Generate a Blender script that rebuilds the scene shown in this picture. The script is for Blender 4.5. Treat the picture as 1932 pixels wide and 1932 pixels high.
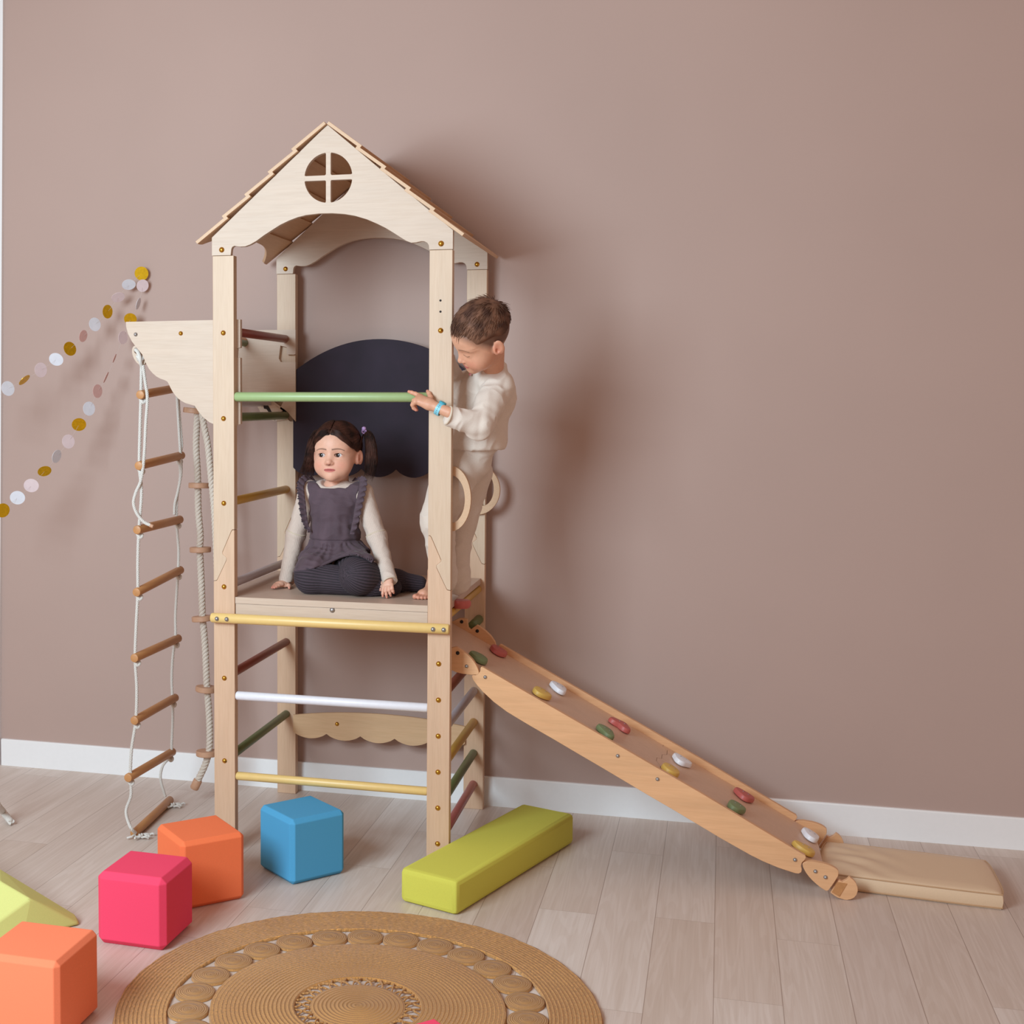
import bpy, bmesh, math, random
import numpy as np
from mathutils import Vector, Matrix
from mathutils.geometry import tessellate_polygon
random.seed(7)
for o in list(bpy.data.objects): bpy.data.objects.remove(o)
S = bpy.context.scene
COL = S.collection

# ------------------------------------------------------------------ camera
CAM = np.array((1.49714, -4.01402, 1.49878)); YAW, PITCH, ROLL = -0.26453, 0.05532, 0.002
FPX, PPX, PPY = 2494.166, 652.97, 883.268
cF = np.array((math.sin(YAW)*math.cos(PITCH), math.cos(YAW)*math.cos(PITCH), -math.sin(PITCH)))
_R = np.array((math.cos(YAW), -math.sin(YAW), 0.)); _U = np.cross(_R, cF)
cR = _R*math.cos(ROLL)+_U*math.sin(ROLL); cU = -_R*math.sin(ROLL)+_U*math.cos(ROLL)
cam_d = bpy.data.cameras.new('camera'); cam = bpy.data.objects.new('camera', cam_d); COL.objects.link(cam)
cam_d.sensor_width = 36; cam_d.lens = 36*FPX/1932
cam_d.shift_x = (966-PPX)/1932; cam_d.shift_y = -(966-PPY)/1932
cam.matrix_world = Matrix(((cR[0], cU[0], -cF[0], CAM[0]), (cR[1], cU[1], -cF[1], CAM[1]), (cR[2], cU[2], -cF[2], CAM[2]), (0, 0, 0, 1)))
cam_d.clip_start = .05
S.camera = cam
def at(px, py, axis, val):
    """world point of a photo pixel on a known real plane (x, y or z = val)"""
    d = cF+cR*(px-PPX)/FPX-cU*(py-PPY)/FPX
    a = 'xyz'.index(axis); t = (val-CAM[a])/d[a]
    return CAM+t*d

# ------------------------------------------------------------------ light
w = bpy.data.worlds.new('room_light'); S.world = w; w.use_nodes = True
w.node_tree.nodes['Background'].inputs[0].default_value = (1.0, .71, .57, 1)
w.node_tree.nodes['Background'].inputs[1].default_value = .50
def area(name, loc, target, size, power, color, size_y=None):
    l = bpy.data.lights.new(name, 'AREA'); l.size = size; l.energy = power; l.color = color
    if size_y: l.shape = 'RECTANGLE'; l.size_y = size_y
    o = bpy.data.objects.new(name, l); COL.objects.link(o); o.location = loc
    o.rotation_euler = (Vector(target)-Vector(loc)).to_track_quat('-Z', 'Y').to_euler()
    return o
area('softbox_light', (-.75, -3.3, 2.25), (1.0, .6, 1.15), 1.5, 163, (.67, .87, .99))
S.view_settings.view_transform = 'Standard'; S.view_settings.look = 'None'
S.view_settings.exposure = 0; S.view_settings.gamma = 1
S.view_settings.use_curve_mapping = False

# ------------------------------------------------------------------ helpers
def lin(h):
    h = h.lstrip('#'); c = [int(h[i:i+2], 16)/255 for i in (0, 2, 4)]
    return tuple(x/12.92 if x <= .04045 else ((x+.055)/1.055)**2.4 for x in c)+(1,)
class MB:
    """collects geometry in world coordinates and links it as ONE mesh"""
    def __init__(s): s.v = []; s.f = []
    def add(s, vs, fs):
        n = len(s.v); s.v += [tuple(map(float, p)) for p in vs]; s.f += [tuple(i+n for i in f) for f in fs]; return s
    def box(s, lo, hi):
        x0, y0, z0 = lo; x1, y1, z1 = hi
        return s.add([(x0,y0,z0),(x1,y0,z0),(x1,y1,z0),(x0,y1,z0),(x0,y0,z1),(x1,y0,z1),(x1,y1,z1),(x0,y1,z1)],
                     [(0,3,2,1),(4,5,6,7),(0,1,5,4),(1,2,6,5),(2,3,7,6),(3,0,4,7)])
    def prism(s, loops, lo, hi, axes='xz'):
        """extrude 2-D loops (first outer, others holes) along the third axis"""
        if not isinstance(loops[0][0], (list, tuple)) or isinstance(loops[0][0], (int, float)): loops = [loops]
        third = ({'x','y','z'}-set(axes)).pop(); ia, ib, ic = ['xyz'.index(c) for c in (axes[0], axes[1], third)]
        flat = [p for l in loops for p in l]; n = len(flat)
        def mk(p, c):
            q = [0,0,0]; q[ia] = p[0]; q[ib] = p[1]; q[ic] = c; return q
        vs = [mk(p, lo) for p in flat]+[mk(p, hi) for p in flat]
        tri = tessellate_polygon([[Vector((p[0], p[1], 0)) for p in l] for l in loops])
        fs = [tuple(t) for t in tri]+[tuple(i+n for i in reversed(t)) for t in tri]
        k = 0
        for l in loops:
            m = len(l)
            for i in range(m):
                a = k+i; b = k+(i+1) % m; fs.append((a, b, b+n, a+n))
            k += m
        s.fixn = True
        return s.add(vs, fs)
    def tube(s, path, r, n=12, caps=True, closed=False):
        path = [Vector(p) for p in path]; m = len(path)
        rs = r if isinstance(r, (list, tuple)) else [r]*m
        def tang(i):
            if closed: return (path[(i+1) % m]-path[(i-1) % m]).normalized()
            return (path[min(i+1, m-1)]-path[max(i-1, 0)]).normalized()
        t = tang(0); ref = Vector((0,0,1)) if abs(t.z) < .9 else Vector((1,0,0))
        u = t.cross(ref).normalized(); vs = []; fs = []
        for i in range(m):
            t = tang(i); u = (u-t*u.dot(t)).normalized(); w_ = t.cross(u)
            for j in range(n):
                a = 2*math.pi*j/n; vs.append(path[i]+(u*math.cos(a)+w_*math.sin(a))*rs[i])
        for i in range(m if closed else m-1):
            for j in range(n):
                a = i*n+j; b = i*n+(j+1) % n; c = ((i+1) % m)*n+(j+1) % n; d = ((i+1) % m)*n+j
                fs.append((a, b, c, d))
        if caps and not closed: fs += [tuple(range(n))[::-1], tuple((m-1)*n+j for j in range(n))]
        return s.add(vs, fs)
    def rod(s, a, b, r, n=20, round_=.35):
        """dowel with slightly rounded ends"""
        a = Vector(a); b = Vector(b); t = (b-a).normalized(); e = r*round_
        return s.tube([a, a+t*e*.3, a+t*e, b-t*e, b-t*e*.3, b], [r-e, r-e*.35, r, r, r-e*.35, r-e], n)
    def lathe(s, prof, c, axis=(0,0,1), n=24):
        """profile [(radius, height)] round an axis through c"""
        ax = Vector(axis).normalized(); ref = Vector((0,0,1)) if abs(ax.z) < .9 else Vector((1,0,0))
        u = ax.cross(ref).normalized(); v = ax.cross(u); c = Vector(c); vs = []; fs = []
        for r, h in prof:
            for j in range(n):
                a = 2*math.pi*j/n; vs.append(c+ax*h+(u*math.cos(a)+v*math.sin(a))*r)
        m = len(prof)
        for i in range(m-1):
            for j in range(n): fs.append((i*n+j, i*n+(j+1) % n, (i+1)*n+(j+1) % n, (i+1)*n+j))
        fs += [tuple(range(n))[::-1], tuple((m-1)*n+j for j in range(n))]
        return s.add(vs, fs)
def rootloc(o):
    p = Vector((0,0,0))
    while o is not None: p += o.location; o = o.parent
    return p
def obj(name, mb, m, parent=None, bevel=0, smooth=True, angle=35, loc=None, seg=2):
    me = bpy.data.meshes.new(name)
    base = rootloc(parent)+(Vector(loc) if loc is not None else Vector())
    me.from_pydata([(p[0]-base.x, p[1]-base.y, p[2]-base.z) for p in mb.v], [], mb.f)
    bm = bmesh.new(); bm.from_mesh(me); bmesh.ops.recalc_face_normals(bm, faces=bm.faces); bm.to_mesh(me); bm.free()
    if smooth:
        me.polygons.foreach_set('use_smooth', [True]*len(me.polygons))
        me.set_sharp_from_angle(angle=math.radians(angle))
    me.materials.append(m)
    o = bpy.data.objects.new(name, me); COL.objects.link(o)
    if loc is not None: o.location = loc
    if parent is not None: o.parent = parent
    if bevel:
        b = o.modifiers.new('bevel', 'BEVEL'); b.width = bevel; b.segments = seg; b.limit_method = 'ANGLE'; b.angle_limit = math.radians(35)
        b.harden_normals = True
    return o
def tag(o, label=None, cat=None, group=None, kind=None):
    if label: o['label'] = label
    if cat: o['category'] = cat
    if group: o['group'] = group
    if kind: o['kind'] = kind
    return o
def empty(name, loc, label=None, cat=None, group=None):
    o = bpy.data.objects.new(name, None); o.empty_display_size = .05; o.location = loc; COL.objects.link(o)
    return tag(o, label, cat, group)
def interp(pts, n):
    """Catmull-Rom through points"""
    P = [np.array(p, float) for p in pts]; P = [2*P[0]-P[1]]+P+[2*P[-1]-P[-2]]; out = []
    for i in range(1, len(P)-2):
        for k in range(n):
            t = k/n; a, b, c, d = P[i-1:i+3]
            out.append(.5*((2*b)+(-a+c)*t+(2*a-5*b+4*c-d)*t*t+(-a+3*b-3*c+d)*t**3))
    out.append(P[-2]); return out
def resample(path, step):
    path = [np.array(p, float) for p in path]; out = [path[0]]; acc = 0
    for a, b in zip(path, path[1:]):
        L = np.linalg.norm(b-a)
        while acc+step <= L+1e-9:
            acc += step; out.append(a+(b-a)*acc/L)
        acc -= L
    return out
def rope_mb(path, R, pitch, mb=None, strands=3, n=6, sub=9):
    mb = mb or MB(); pts = resample(interp(path, 12), pitch/sub)
    m = len(pts); P = [Vector(p) for p in pts]
    t = (P[1]-P[0]).normalized(); u = t.cross(Vector((0,1,.13))).normalized(); fr = []
    for i in range(m):
        t = (P[min(i+1, m-1)]-P[max(i-1, 0)]).normalized(); u = (u-t*u.dot(t)).normalized(); fr.append((u.copy(), t.cross(u)))
    for s_ in range(strands):
        q = []
        for i in range(m):
            a = 2*math.pi*(i/sub+s_/strands); q.append(P[i]+(fr[i][0]*math.cos(a)+fr[i][1]*math.sin(a))*R*.52)
        mb.tube(q, R*.54, n)
    return mb
def knot_mb(mb, c, R):
    c = np.array(c); q = []
    for i in range(26):
        a = 2*math.pi*i/26
        q.append(c+np.array((R*1.25*math.cos(a)*(1+.25*math.cos(3*a)), R*1.1*math.sin(a), R*.9*math.sin(2*a))))
    mb.tube(q, R*.85, 8, closed=True)
    mb.lathe([(R*.3, -R*1.1), (R*1.1, -R*.6), (R*1.25, 0), (R*1.1, R*.6), (R*.3, R*1.1)], c, n=12)

# ------------------------------------------------------------------ materials
class NT:
    def __init__(s, name):
        s.m = bpy.data.materials.new(name); s.m.use_nodes = True; s.t = s.m.node_tree; s.b = s.t.nodes['Principled BSDF']
    def n(s, typ, **kw):
        o = s.t.nodes.new(typ)
        for k, v in kw.items():
            if k.startswith('i_'):
                key = k[2:]; key = int(key) if key.isdigit() else key.replace('_', ' ')
                o.inputs[key].default_value = v
            else: setattr(o, k, v)
        return o
    def l(s, a, b): s.t.links.new(a, b)
    def coord(s, scale=(1,1,1), rot=(0,0,0), loc=(0,0,0), kind='Object'):
        tc = s.n('ShaderNodeTexCoord'); mp = s.n('ShaderNodeMapping')
        mp.inputs['Scale'].default_value = scale; mp.inputs['Rotation'].default_value = rot; mp.inputs['Location'].default_value = loc
        s.l(tc.outputs[kind], mp.inputs[0]); return mp.outputs[0]
    def ramp(s, src, stops, interp='LINEAR'):
        r = s.n('ShaderNodeValToRGB'); e = r.color_ramp.elements; r.color_ramp.interpolation = interp
        while len(e) < len(stops): e.new(.5)
        for el, (p, c) in zip(e, stops): el.position = p; el.color = c if len(c) == 4 else (*c, 1)
        s.l(src, r.inputs[0]); return r.outputs[0]
    def bump(s, src, strength=.2, dist=.001):
        b = s.n('ShaderNodeBump'); b.inputs['Strength'].default_value = strength; b.inputs['Distance'].default_value = dist
        s.l(src, b.inputs['Height']); s.l(b.outputs[0], s.b.inputs['Normal'])
    def math(s, op, a, b=None):
        o = s.n('ShaderNodeMath', operation=op)
        for i, v in enumerate((a, b)):
            if v is None: continue
            if isinstance(v, (int, float)): o.inputs[i].default_value = v
            else: s.l(v, o.inputs[i])
        return o.outputs[0]
    def mix(s, f, a, b, typ='MIX'):
        o = s.n('ShaderNodeMixRGB', blend_type=typ)
        for i, v in enumerate((f, a, b)):
            if isinstance(v, (int, float)): o.inputs[i].default_value = v
            elif isinstance(v, tuple): o.inputs[i].default_value = v
            else: s.l(v, o.inputs[i])
        return o.outputs[0]
def mul(c, k): return (c[0]*k, c[1]*k, c[2]*k, 1)
def wood(name, hexc, axis='z', rough=.5, var=.10, fine=1.0, dark='#8a5a38'):
    """pale wood with grain running along one axis"""
    N = NT(name); c = lin(hexc); st = {'x': (.9, 14, 14), 'y': (14, .9, 14), 'z': (14, 14, .9)}[axis]
    v = N.coord(st); a = N.n('ShaderNodeTexNoise', i_Scale=2.2*fine, i_Detail=5.0, i_Roughness=.6, i_Distortion=.6); N.l(v, a.inputs[0])
    v2 = N.coord(tuple(x*5 for x in st)); b = N.n('ShaderNodeTexNoise', i_Scale=3.0, i_Detail=3.0); N.l(v2, b.inputs[0])
    r1 = N.ramp(a.outputs[0], [(.3, mul(c, 1-var)), (.55, c), (.75, mul(c, 1+var*.6))])
    r2 = N.ramp(b.outputs[0], [(.35, (.93, .90, .87, 1)), (.6, (1, 1, 1, 1))])
    col = N.mix(.7, r1, r2, 'MULTIPLY')
    big = N.n('ShaderNodeTexNoise', i_Scale=5.0, i_Detail=2.0); N.l(N.coord(), big.inputs[0])
    col = N.mix(N.ramp(big.outputs[0], [(.5, (0,0,0,1)), (.8, (.25,.25,.25,1))]), col, mul(c, .86))
    N.l(col, N.b.inputs['Base Color']); N.b.inputs['Roughness'].default_value = rough
    N.bump(b.outputs[0], .12, .0006); return N.m
def plain(name, hexc, rough=.5, bump=0, scale=60, var=.03, **kw):
    N = NT(name); c = lin(hexc)
    t = N.n('ShaderNodeTexNoise', i_Scale=float(scale), i_Detail=3.0); N.l(N.coord(), t.inputs[0])
    N.l(N.ramp(t.outputs[0], [(.3, mul(c, 1-var)), (.7, mul(c, 1+var))]), N.b.inputs['Base Color'])
    N.b.inputs['Roughness'].default_value = rough
    for k, v in kw.items(): N.b.inputs[k.replace('_', ' ')].default_value = v
    if bump: N.bump(t.outputs[0], bump, .001)
    return N.m
M = {}
M['birch'] = wood('birch_wood', '#cfb398', 'z', var=.05)
M['birch_warm'] = wood('warm_birch_wood', '#d3af91', 'z', var=.06)
M['birch_warm_x'] = wood('warm_birch_board', '#dab48c', 'x', var=.08)
M['birch_x'] = wood('birch_plywood', '#cab39f', 'x', var=.05)
M['birch_y'] = wood('birch_boards', '#cfaa87', 'y', var=.06)
M['ply'] = wood('oiled_plywood', '#e3b083', 'x', var=.10, rough=.4)
M['ply_bed'] = wood('slide_bed_wood', '#d8b59c', 'x', var=.05, rough=.38)
M['platform'] = wood('platform_wood', '#c6ab99', 'x', var=.05, rough=.45)
M['beech'] = wood('beech_dowel', '#c08856', 'y', var=.12, rough=.45)
M['disc'] = wood('disc_wood', '#c79a7c', 'x', var=.08)
for k, h in dict(green='#98ae78', dgreen='#5d6a3c', yellow='#e3c07a', ochre='#c79a3e', white='#e6e4ea', grey='#c0b6bb', brown='#8d4637', red='#b2605a').items():
    M[k] = plain('paint_'+k, h, .38, var=.02)
M['h_red'] = plain('hold_red', '#bd5d56', .45); M['h_green'] = plain('hold_green', '#7b8a60', .5)
M['h_yellow'] = plain('hold_yellow', '#e0b95e', .45); M['h_white'] = plain('hold_white', '#eeeef4', .4)
M['brass'] = plain('brass', '#c9973f', .28, Metallic=1.0); M['steel'] = plain('steel', '#a9a9ac', .35, Metallic=.9)
M['dark'] = plain('dark_hole', '#241a18', .8)
M['board'] = plain('navy_chalkboard', '#261a28', .8, bump=.1, scale=9, var=.22)
M['board_edge'] = plain('chalkboard_edge', '#1d1b25', .6)
M['rope'] = plain('cotton_rope', '#d6d1ca', .9, bump=.4, scale=900, var=.05)
M['rope2'] = plain('thick_cotton_rope', '#d3c6b8', .9, bump=.4, scale=700, var=.05)
M['gold'] = plain('gold_paper', '#d9ac1c', .32, Metallic=.75, scale=120, var=.12)
M['pwhite'] = plain('white_paper', '#dfe0e8', .7); M['ppink'] = plain('pink_paper', '#dcb4ae', .7); M['pblush'] = plain('blush_paper', '#e2ced0', .7)
M['thread'] = plain('thread', '#c9bdb8', .8)
def foam(name, h): return plain(name, h, .85, bump=.25, scale=500, var=.035)
M['f_orange'] = foam('orange_foam', '#f37848'); M['f_pink'] = foam('pink_foam', '#ee4063'); M['f_blue'] = foam('blue_foam', '#4b9dc9')
M['f_yellow'] = foam('lime_foam', '#cfcb52'); M['f_orange2'] = foam('light_orange_foam', '#f48058'); M['f_yellow2'] = foam('pale_lime_foam', '#cfcf7c')
def wall_mat(name, h):
    N = NT(name); c = lin(h)
    a = N.n('ShaderNodeTexNoise', i_Scale=1.3, i_Detail=3.0); N.l(N.coord(), a.inputs[0])
    b = N.n('ShaderNodeTexNoise', i_Scale=160.0, i_Detail=4.0); N.l(N.coord(), b.inputs[0])
    N.l(N.ramp(a.outputs[0], [(.3, mul(c, .97)), (.7, mul(c, 1.03))]), N.b.inputs['Base Color'])
    N.b.inputs['Roughness'].default_value = .75; N.bump(b.outputs[0], .12, .001); return N.m
M['wall'] = wall_mat('mauve_wall_paint', '#b3998f')
M['white_wall'] = wall_mat('white_wall_paint', '#e8e6e6')
M['skirting'] = plain('white_skirting', '#efeeee', .45, var=.008)
def floor_mat():
    N = NT('oak_laminate'); tc = N.n('ShaderNodeTexCoord'); mp = N.n('ShaderNodeMapping'); mp.inputs['Rotation'].default_value = (0,0,-.0131*-1)
    N.l(tc.outputs['Object'], mp.inputs[0]); sp = N.n('ShaderNodeSeparateXYZ'); N.l(mp.outputs[0], sp.inputs[0])
    X = N.math('DIVIDE', N.math('ADD', sp.outputs[0], 10-1.321+.165*40), .165)
    ix = N.math('FLOOR', X); fx = N.math('FRACT', X)
    wn = N.n('ShaderNodeTexWhiteNoise', noise_dimensions='1D'); N.l(ix, wn.inputs['W'])
    Y = N.math('DIVIDE', N.math('ADD', sp.outputs[1], N.math('MULTIPLY', wn.outputs[0], 2.3)), 1.15)
    iy = N.math('FLOOR', Y); fy = N.math('FRACT', Y)
    cb = N.n('ShaderNodeCombineXYZ'); N.l(ix, cb.inputs[0]); N.l(iy, cb.inputs[1])
    w2 = N.n('ShaderNodeTexWhiteNoise', noise_dimensions='2D'); N.l(cb.outputs[0], w2.inputs['Vector'])
    # grain coordinates shifted per plank
    sc = N.n('ShaderNodeVectorMath', operation='MULTIPLY'); N.l(mp.outputs[0], sc.inputs[0]); sc.inputs[1].default_value = (9.0, .55, 1)
    ad = N.n('ShaderNodeVectorMath', operation='ADD'); N.l(sc.outputs[0], ad.inputs[0])
    sh = N.n('ShaderNodeVectorMath', operation='SCALE'); N.l(w2.outputs['Color'], sh.inputs[0]); sh.inputs['Scale'].default_value = 37.0
    N.l(sh.outputs[0], ad.inputs[1])
    n1 = N.n('ShaderNodeTexNoise', i_Scale=1.5, i_Detail=2.0, i_Distortion=.4); N.l(ad.outputs[0], n1.inputs[0])
    rings = N.math('SINE', N.math('MULTIPLY', n1.outputs[0], 75.0))
    n2 = N.n('ShaderNodeTexNoise', i_Scale=5.0, i_Detail=6.0, i_Roughness=.65); 
    sc2 = N.n('ShaderNodeVectorMath', operation='MULTIPLY'); N.l(ad.outputs[0], sc2.inputs[0]); sc2.inputs[1].default_value = (3, 1, 1)
    N.l(sc2.outputs[0], n2.inputs[0])
    base = N.ramp(w2.outputs[0], [(0, lin('#cdbbb0')), (.35, lin('#d8c9bf')), (.7, lin('#d0beb2')), (1, lin('#dfd3cb'))])
    col = N.mix(.42, base, N.ramp(n2.outputs[0], [(.3, (.80,.76,.72,1)), (.6, (1,1,1,1))]), 'MULTIPLY')
    col = N.mix(.30, col, N.ramp(rings, [(0, (.86,.81,.77,1)), (.45, (1,1,1,1))]), 'MULTIPLY')
    big = N.n('ShaderNodeTexNoise', i_Scale=1.6, i_Detail=3.0); N.l(ad.outputs[0], big.inputs[0])
    col = N.mix(N.ramp(big.outputs[0], [(.5, (0,0,0,1)), (.8, (.45,.45,.45,1))]), col, lin('#b59f8e'))
    ex = N.math('MINIMUM', fx, N.math('SUBTRACT', 1.0, fx)); ey = N.math('MINIMUM', fy, N.math('SUBTRACT', 1.0, fy))
    seam = N.math('MAXIMUM', N.math('LESS_THAN', ex, .006), N.math('MULTIPLY', N.math('LESS_THAN', ey, .0011), .5))
    col = N.mix(N.math('MULTIPLY', seam, .6), col, lin('#7d6152'))
    N.l(col, N.b.inputs['Base Color']); N.b.inputs['Roughness'].default_value = .42
    N.bump(N.math('ADD', n2.outputs[0], N.math('MULTIPLY', seam, -1.5)), .15, .0006)
    return N.m
M['floor'] = floor_mat()
def jute(name, h, spiral=True, freq=480.):
    """coiled rope: concentric rows with short slanted fibres, object space centre = coil centre"""
    N = NT(name); c = lin(h); tc = N.n('ShaderNodeTexCoord'); sp = N.n('ShaderNodeSeparateXYZ'); N.l(tc.outputs['Object'], sp.inputs[0])
    r = N.math('SQRT', N.math('ADD', N.math('MULTIPLY', sp.outputs[0], sp.outputs[0]), N.math('MULTIPLY', sp.outputs[1], sp.outputs[1])))
    th = N.math('ARCTAN2', sp.outputs[1], sp.outputs[0])
    fib = N.n('ShaderNodeTexNoise', i_Scale=1.0, i_Detail=6.0, i_Roughness=.8)
    cb = N.n('ShaderNodeCombineXYZ'); N.l(N.math('MULTIPLY', r, freq*.55), cb.inputs[0]); N.l(N.math('MULTIPLY', th, 46.), cb.inputs[1]); N.l(cb.outputs[0], fib.inputs[0])
    row = N.math('SINE', N.math('ADD', N.math('MULTIPLY', r, freq), N.math('MULTIPLY', fib.outputs[0], 5.0)))
    big = N.n('ShaderNodeTexNoise', i_Scale=5.0, i_Detail=3.0); N.l(tc.outputs['Object'], big.inputs[0])
    col = N.ramp(fib.outputs[0], [(.28, mul(c, .52)), (.5, c), (.70, mul(c, 1.55))])
    col = N.mix(.75, col, N.ramp(row, [(0, (.84,.79,.72,1)), (.4, (1,1,1,1))]), 'MULTIPLY')
    col = N.mix(.6, col, N.ramp(big.outputs[0], [(.3, (.78,.72,.66,1)), (.65, (1,1,1,1))]), 'MULTIPLY')
    N.l(col, N.b.inputs['Base Color']); N.b.inputs['Roughness'].default_value = .8
    N.b.inputs['Sheen Weight'].default_value = .2
    N.bump(N.math('ADD', row, fib.outputs[0]), .7, .003); return N.m
M['jute'] = jute('jute_coil', '#d69a54', freq=620.); M['jute_coil'] = jute('jute_small_coil', '#d59c5c', freq=1300.)

# ------------------------------------------------------------------ room
D = .6625; TH = .03; WY = .728; BASE_Y = .7146; SP = .71; HW = .036
def struct(name, mb, m, bevel=0):
    o = obj(name, mb, m, bevel=bevel, smooth=False); o['kind'] = 'structure'; return o
struct('floor', MB().box((-3.2, -4.6, -.05), (4.2, .85, 0)), M['floor'])
struct('wall_back', MB().box((-1.6, WY, 0), (4.2, .85, 3.4)), M['wall'])
yw_ = .712; wl = MB(); t_ = at(5.5, 0, 'y', yw_); b_ = at(-1.5, 1440, 'y', yw_)
kx = (t_[0]-b_[0])/(t_[2]-b_[2]); xb = b_[0]-kx*b_[2]
wl.add([(xb-.4,yw_,0),(xb,yw_,0),(xb,WY+.02,0),(xb-.4,WY+.02,0),(xb-.4+kx*3.4,yw_,3.4),(xb+kx*3.4,yw_,3.4),(xb+kx*3.4,WY+.02,3.4),(xb-.4+kx*3.4,WY+.02,3.4)],
       [(0,3,2,1),(4,5,6,7),(0,1,5,4),(1,2,6,5),(2,3,7,6),(3,0,4,7)])
struct('wall_left', wl, M['white_wall'])
struct('baseboard_back', MB().prism([(BASE_Y, 0), (WY+.002, 0), (WY+.002, .107), (BASE_Y+.004, .107), (BASE_Y, .103)], -1.227, 4.2, 'yz'), M['skirting'])

# ------------------------------------------------------------------ play tower
tower = empty('play_tower', (SP/2, .33, 0), 'tall pale birch climbing tower with a gabled shingle roof, platform and coloured rungs', 'climbing frame')
def P2(pts, y): return [(at(px, py, 'y', y)[0], at(px, py, 'y', y)[2]) for px, py in pts]
def bolt(x, y, z, parent, r=.0075, axis=(0,-1,0), m='brass', name='bolt'):
    b = MB().lathe([(r*1.1, -.001), (r*1.1, .001), (r*.95, .0022), (r*.75, .0042), (r*.45, .0055), (r*.12, .0061)], (x, y, z), axis, 16)
    return obj(name, b, M[m], parent)
ZG = 1.944
# jigsaw joint of upper and lower post: t runs from the inner (0) to the outer edge (1)
joint = [(0, .0), (.10, .0), (.16, -.006), (.58, -.074), (.57, -.080), (.37, -.092), (.38, -.098), (.80, -.160), (.86, -.167), (1, -.169)]
ZJ = float(at(810, 1011, 'y', 0)[2])
posts = []
for cx, inner, y0 in ((0, 1, 0), (SP, -1, 0), (0, 1, D), (SP, -1, D)):
    def jl(dz): return [(cx+inner*(HW-2*HW*t), ZJ+z+dz) for t, z in joint]
    J = jl(-.0006); lo = [(cx-inner*HW, 0), (cx+inner*HW, 0)]+J
    J2 = jl(.0006); up = J2+[(cx-inner*HW, ZG-.0008), (cx+inner*HW, ZG-.0008)]
    pl = obj('post', MB().prism(lo, y0, y0+TH), M['birch_warm'], tower, bevel=.0018)
    pu = obj('post_extension', MB().prism(up, y0, y0+TH), M['birch'], tower, bevel=.0018)
    posts.append((pl, pu))
zk, ze, zd, za, zb, zc = 1.697, 1.422, 1.148, .876, .576, .303
for z in (zk, ze, zd): bolt(0, 0, z, posts[0][1])
for z in (za, zb, zc): bolt(0, 0, z, posts[0][0])
for i in range(6): bolt(SP, 0, .092+.1141*i, posts[1][0])
bolt(SP, 0, zk, posts[1][1])
for py in (567, 588):
    q = at(831, py, 'y', 0); obj('screw_hole', MB().lathe([(.0035, -.0005), (.0035, .0006)], q, (0,-1,0), 12), M['dark'], posts[1][1])
# gables
gpx = [(398.8,481),(435.5,481),(436.7,470),(438.5,466),(442.3,464),(452,465.5),(462.5,465),(473,461),(484,454.7),(499,443.5),(515.3,433),(530,423.7),(546.3,415.8),(561,410.2),(577.4,406),(602,403),(627,402.5),(650,404),(670.6,407.5),(691,413.5),(711,422),(727,430),(742,439),(755,447.5),(766.8,454.7),(776,458.2),(785,457.5),(794.8,455.3),(801,455.6),(805.7,457.8),(809,463),(810.3,473.3)]
G = P2(gpx, 0); G[0] = (-HW-.002, ZG); G[1] = (G[1][0], ZG); G[-1] = (SP-HW-.001, ZG)
slope = .358/.413*1.0
apex = (.3475, 2.3400)
outer = [(SP+HW+.001, ZG), (SP+HW+.001, 2.002), apex, (-HW-.002, 2.002)]
wc = (.3505, 2.1765); hr = .0775; mu = .008
circ_ = [(wc[0]+hr*math.cos(2*math.pi*i/48), wc[1]+hr*math.sin(2*math.pi*i/48)) for i in range(48)]
gf = obj('gable', MB().prism([G+outer, circ_], -.001, .017), M['birch_x'], tower, bevel=.0015)
gb = obj('gable', MB().prism(G+outer, D-.001, D+.017), M['birch_x'], tower, bevel=.0015)
e_ = .003; hr2 = hr+.0006; fl = .007   # window cross with small fillets where the bars meet each other and the rim
cr_ = []
for q in range(4):
    c_, s_ = math.cos(q*math.pi/2), math.sin(q*math.pi/2)
    for x, y in ((hr2-.004, -mu), (hr2, -mu-.003), (hr2-.0, mu+.003), (hr2-.004, mu), (mu+e_, mu), (mu, mu+e_)): cr_.append((wc[0]+x*c_-y*s_, wc[1]+x*s_+y*c_))
obj('window_cross', MB().prism(cr_, -.0009, .0169), M['birch_x'], tower, bevel=.0012)
for x in (-.004, SP): bolt(x, -.001, 1.962, gf, .008)
for x in (-.002, SP): bolt(x, D-.001, 1.962, gb, .008)
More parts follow.
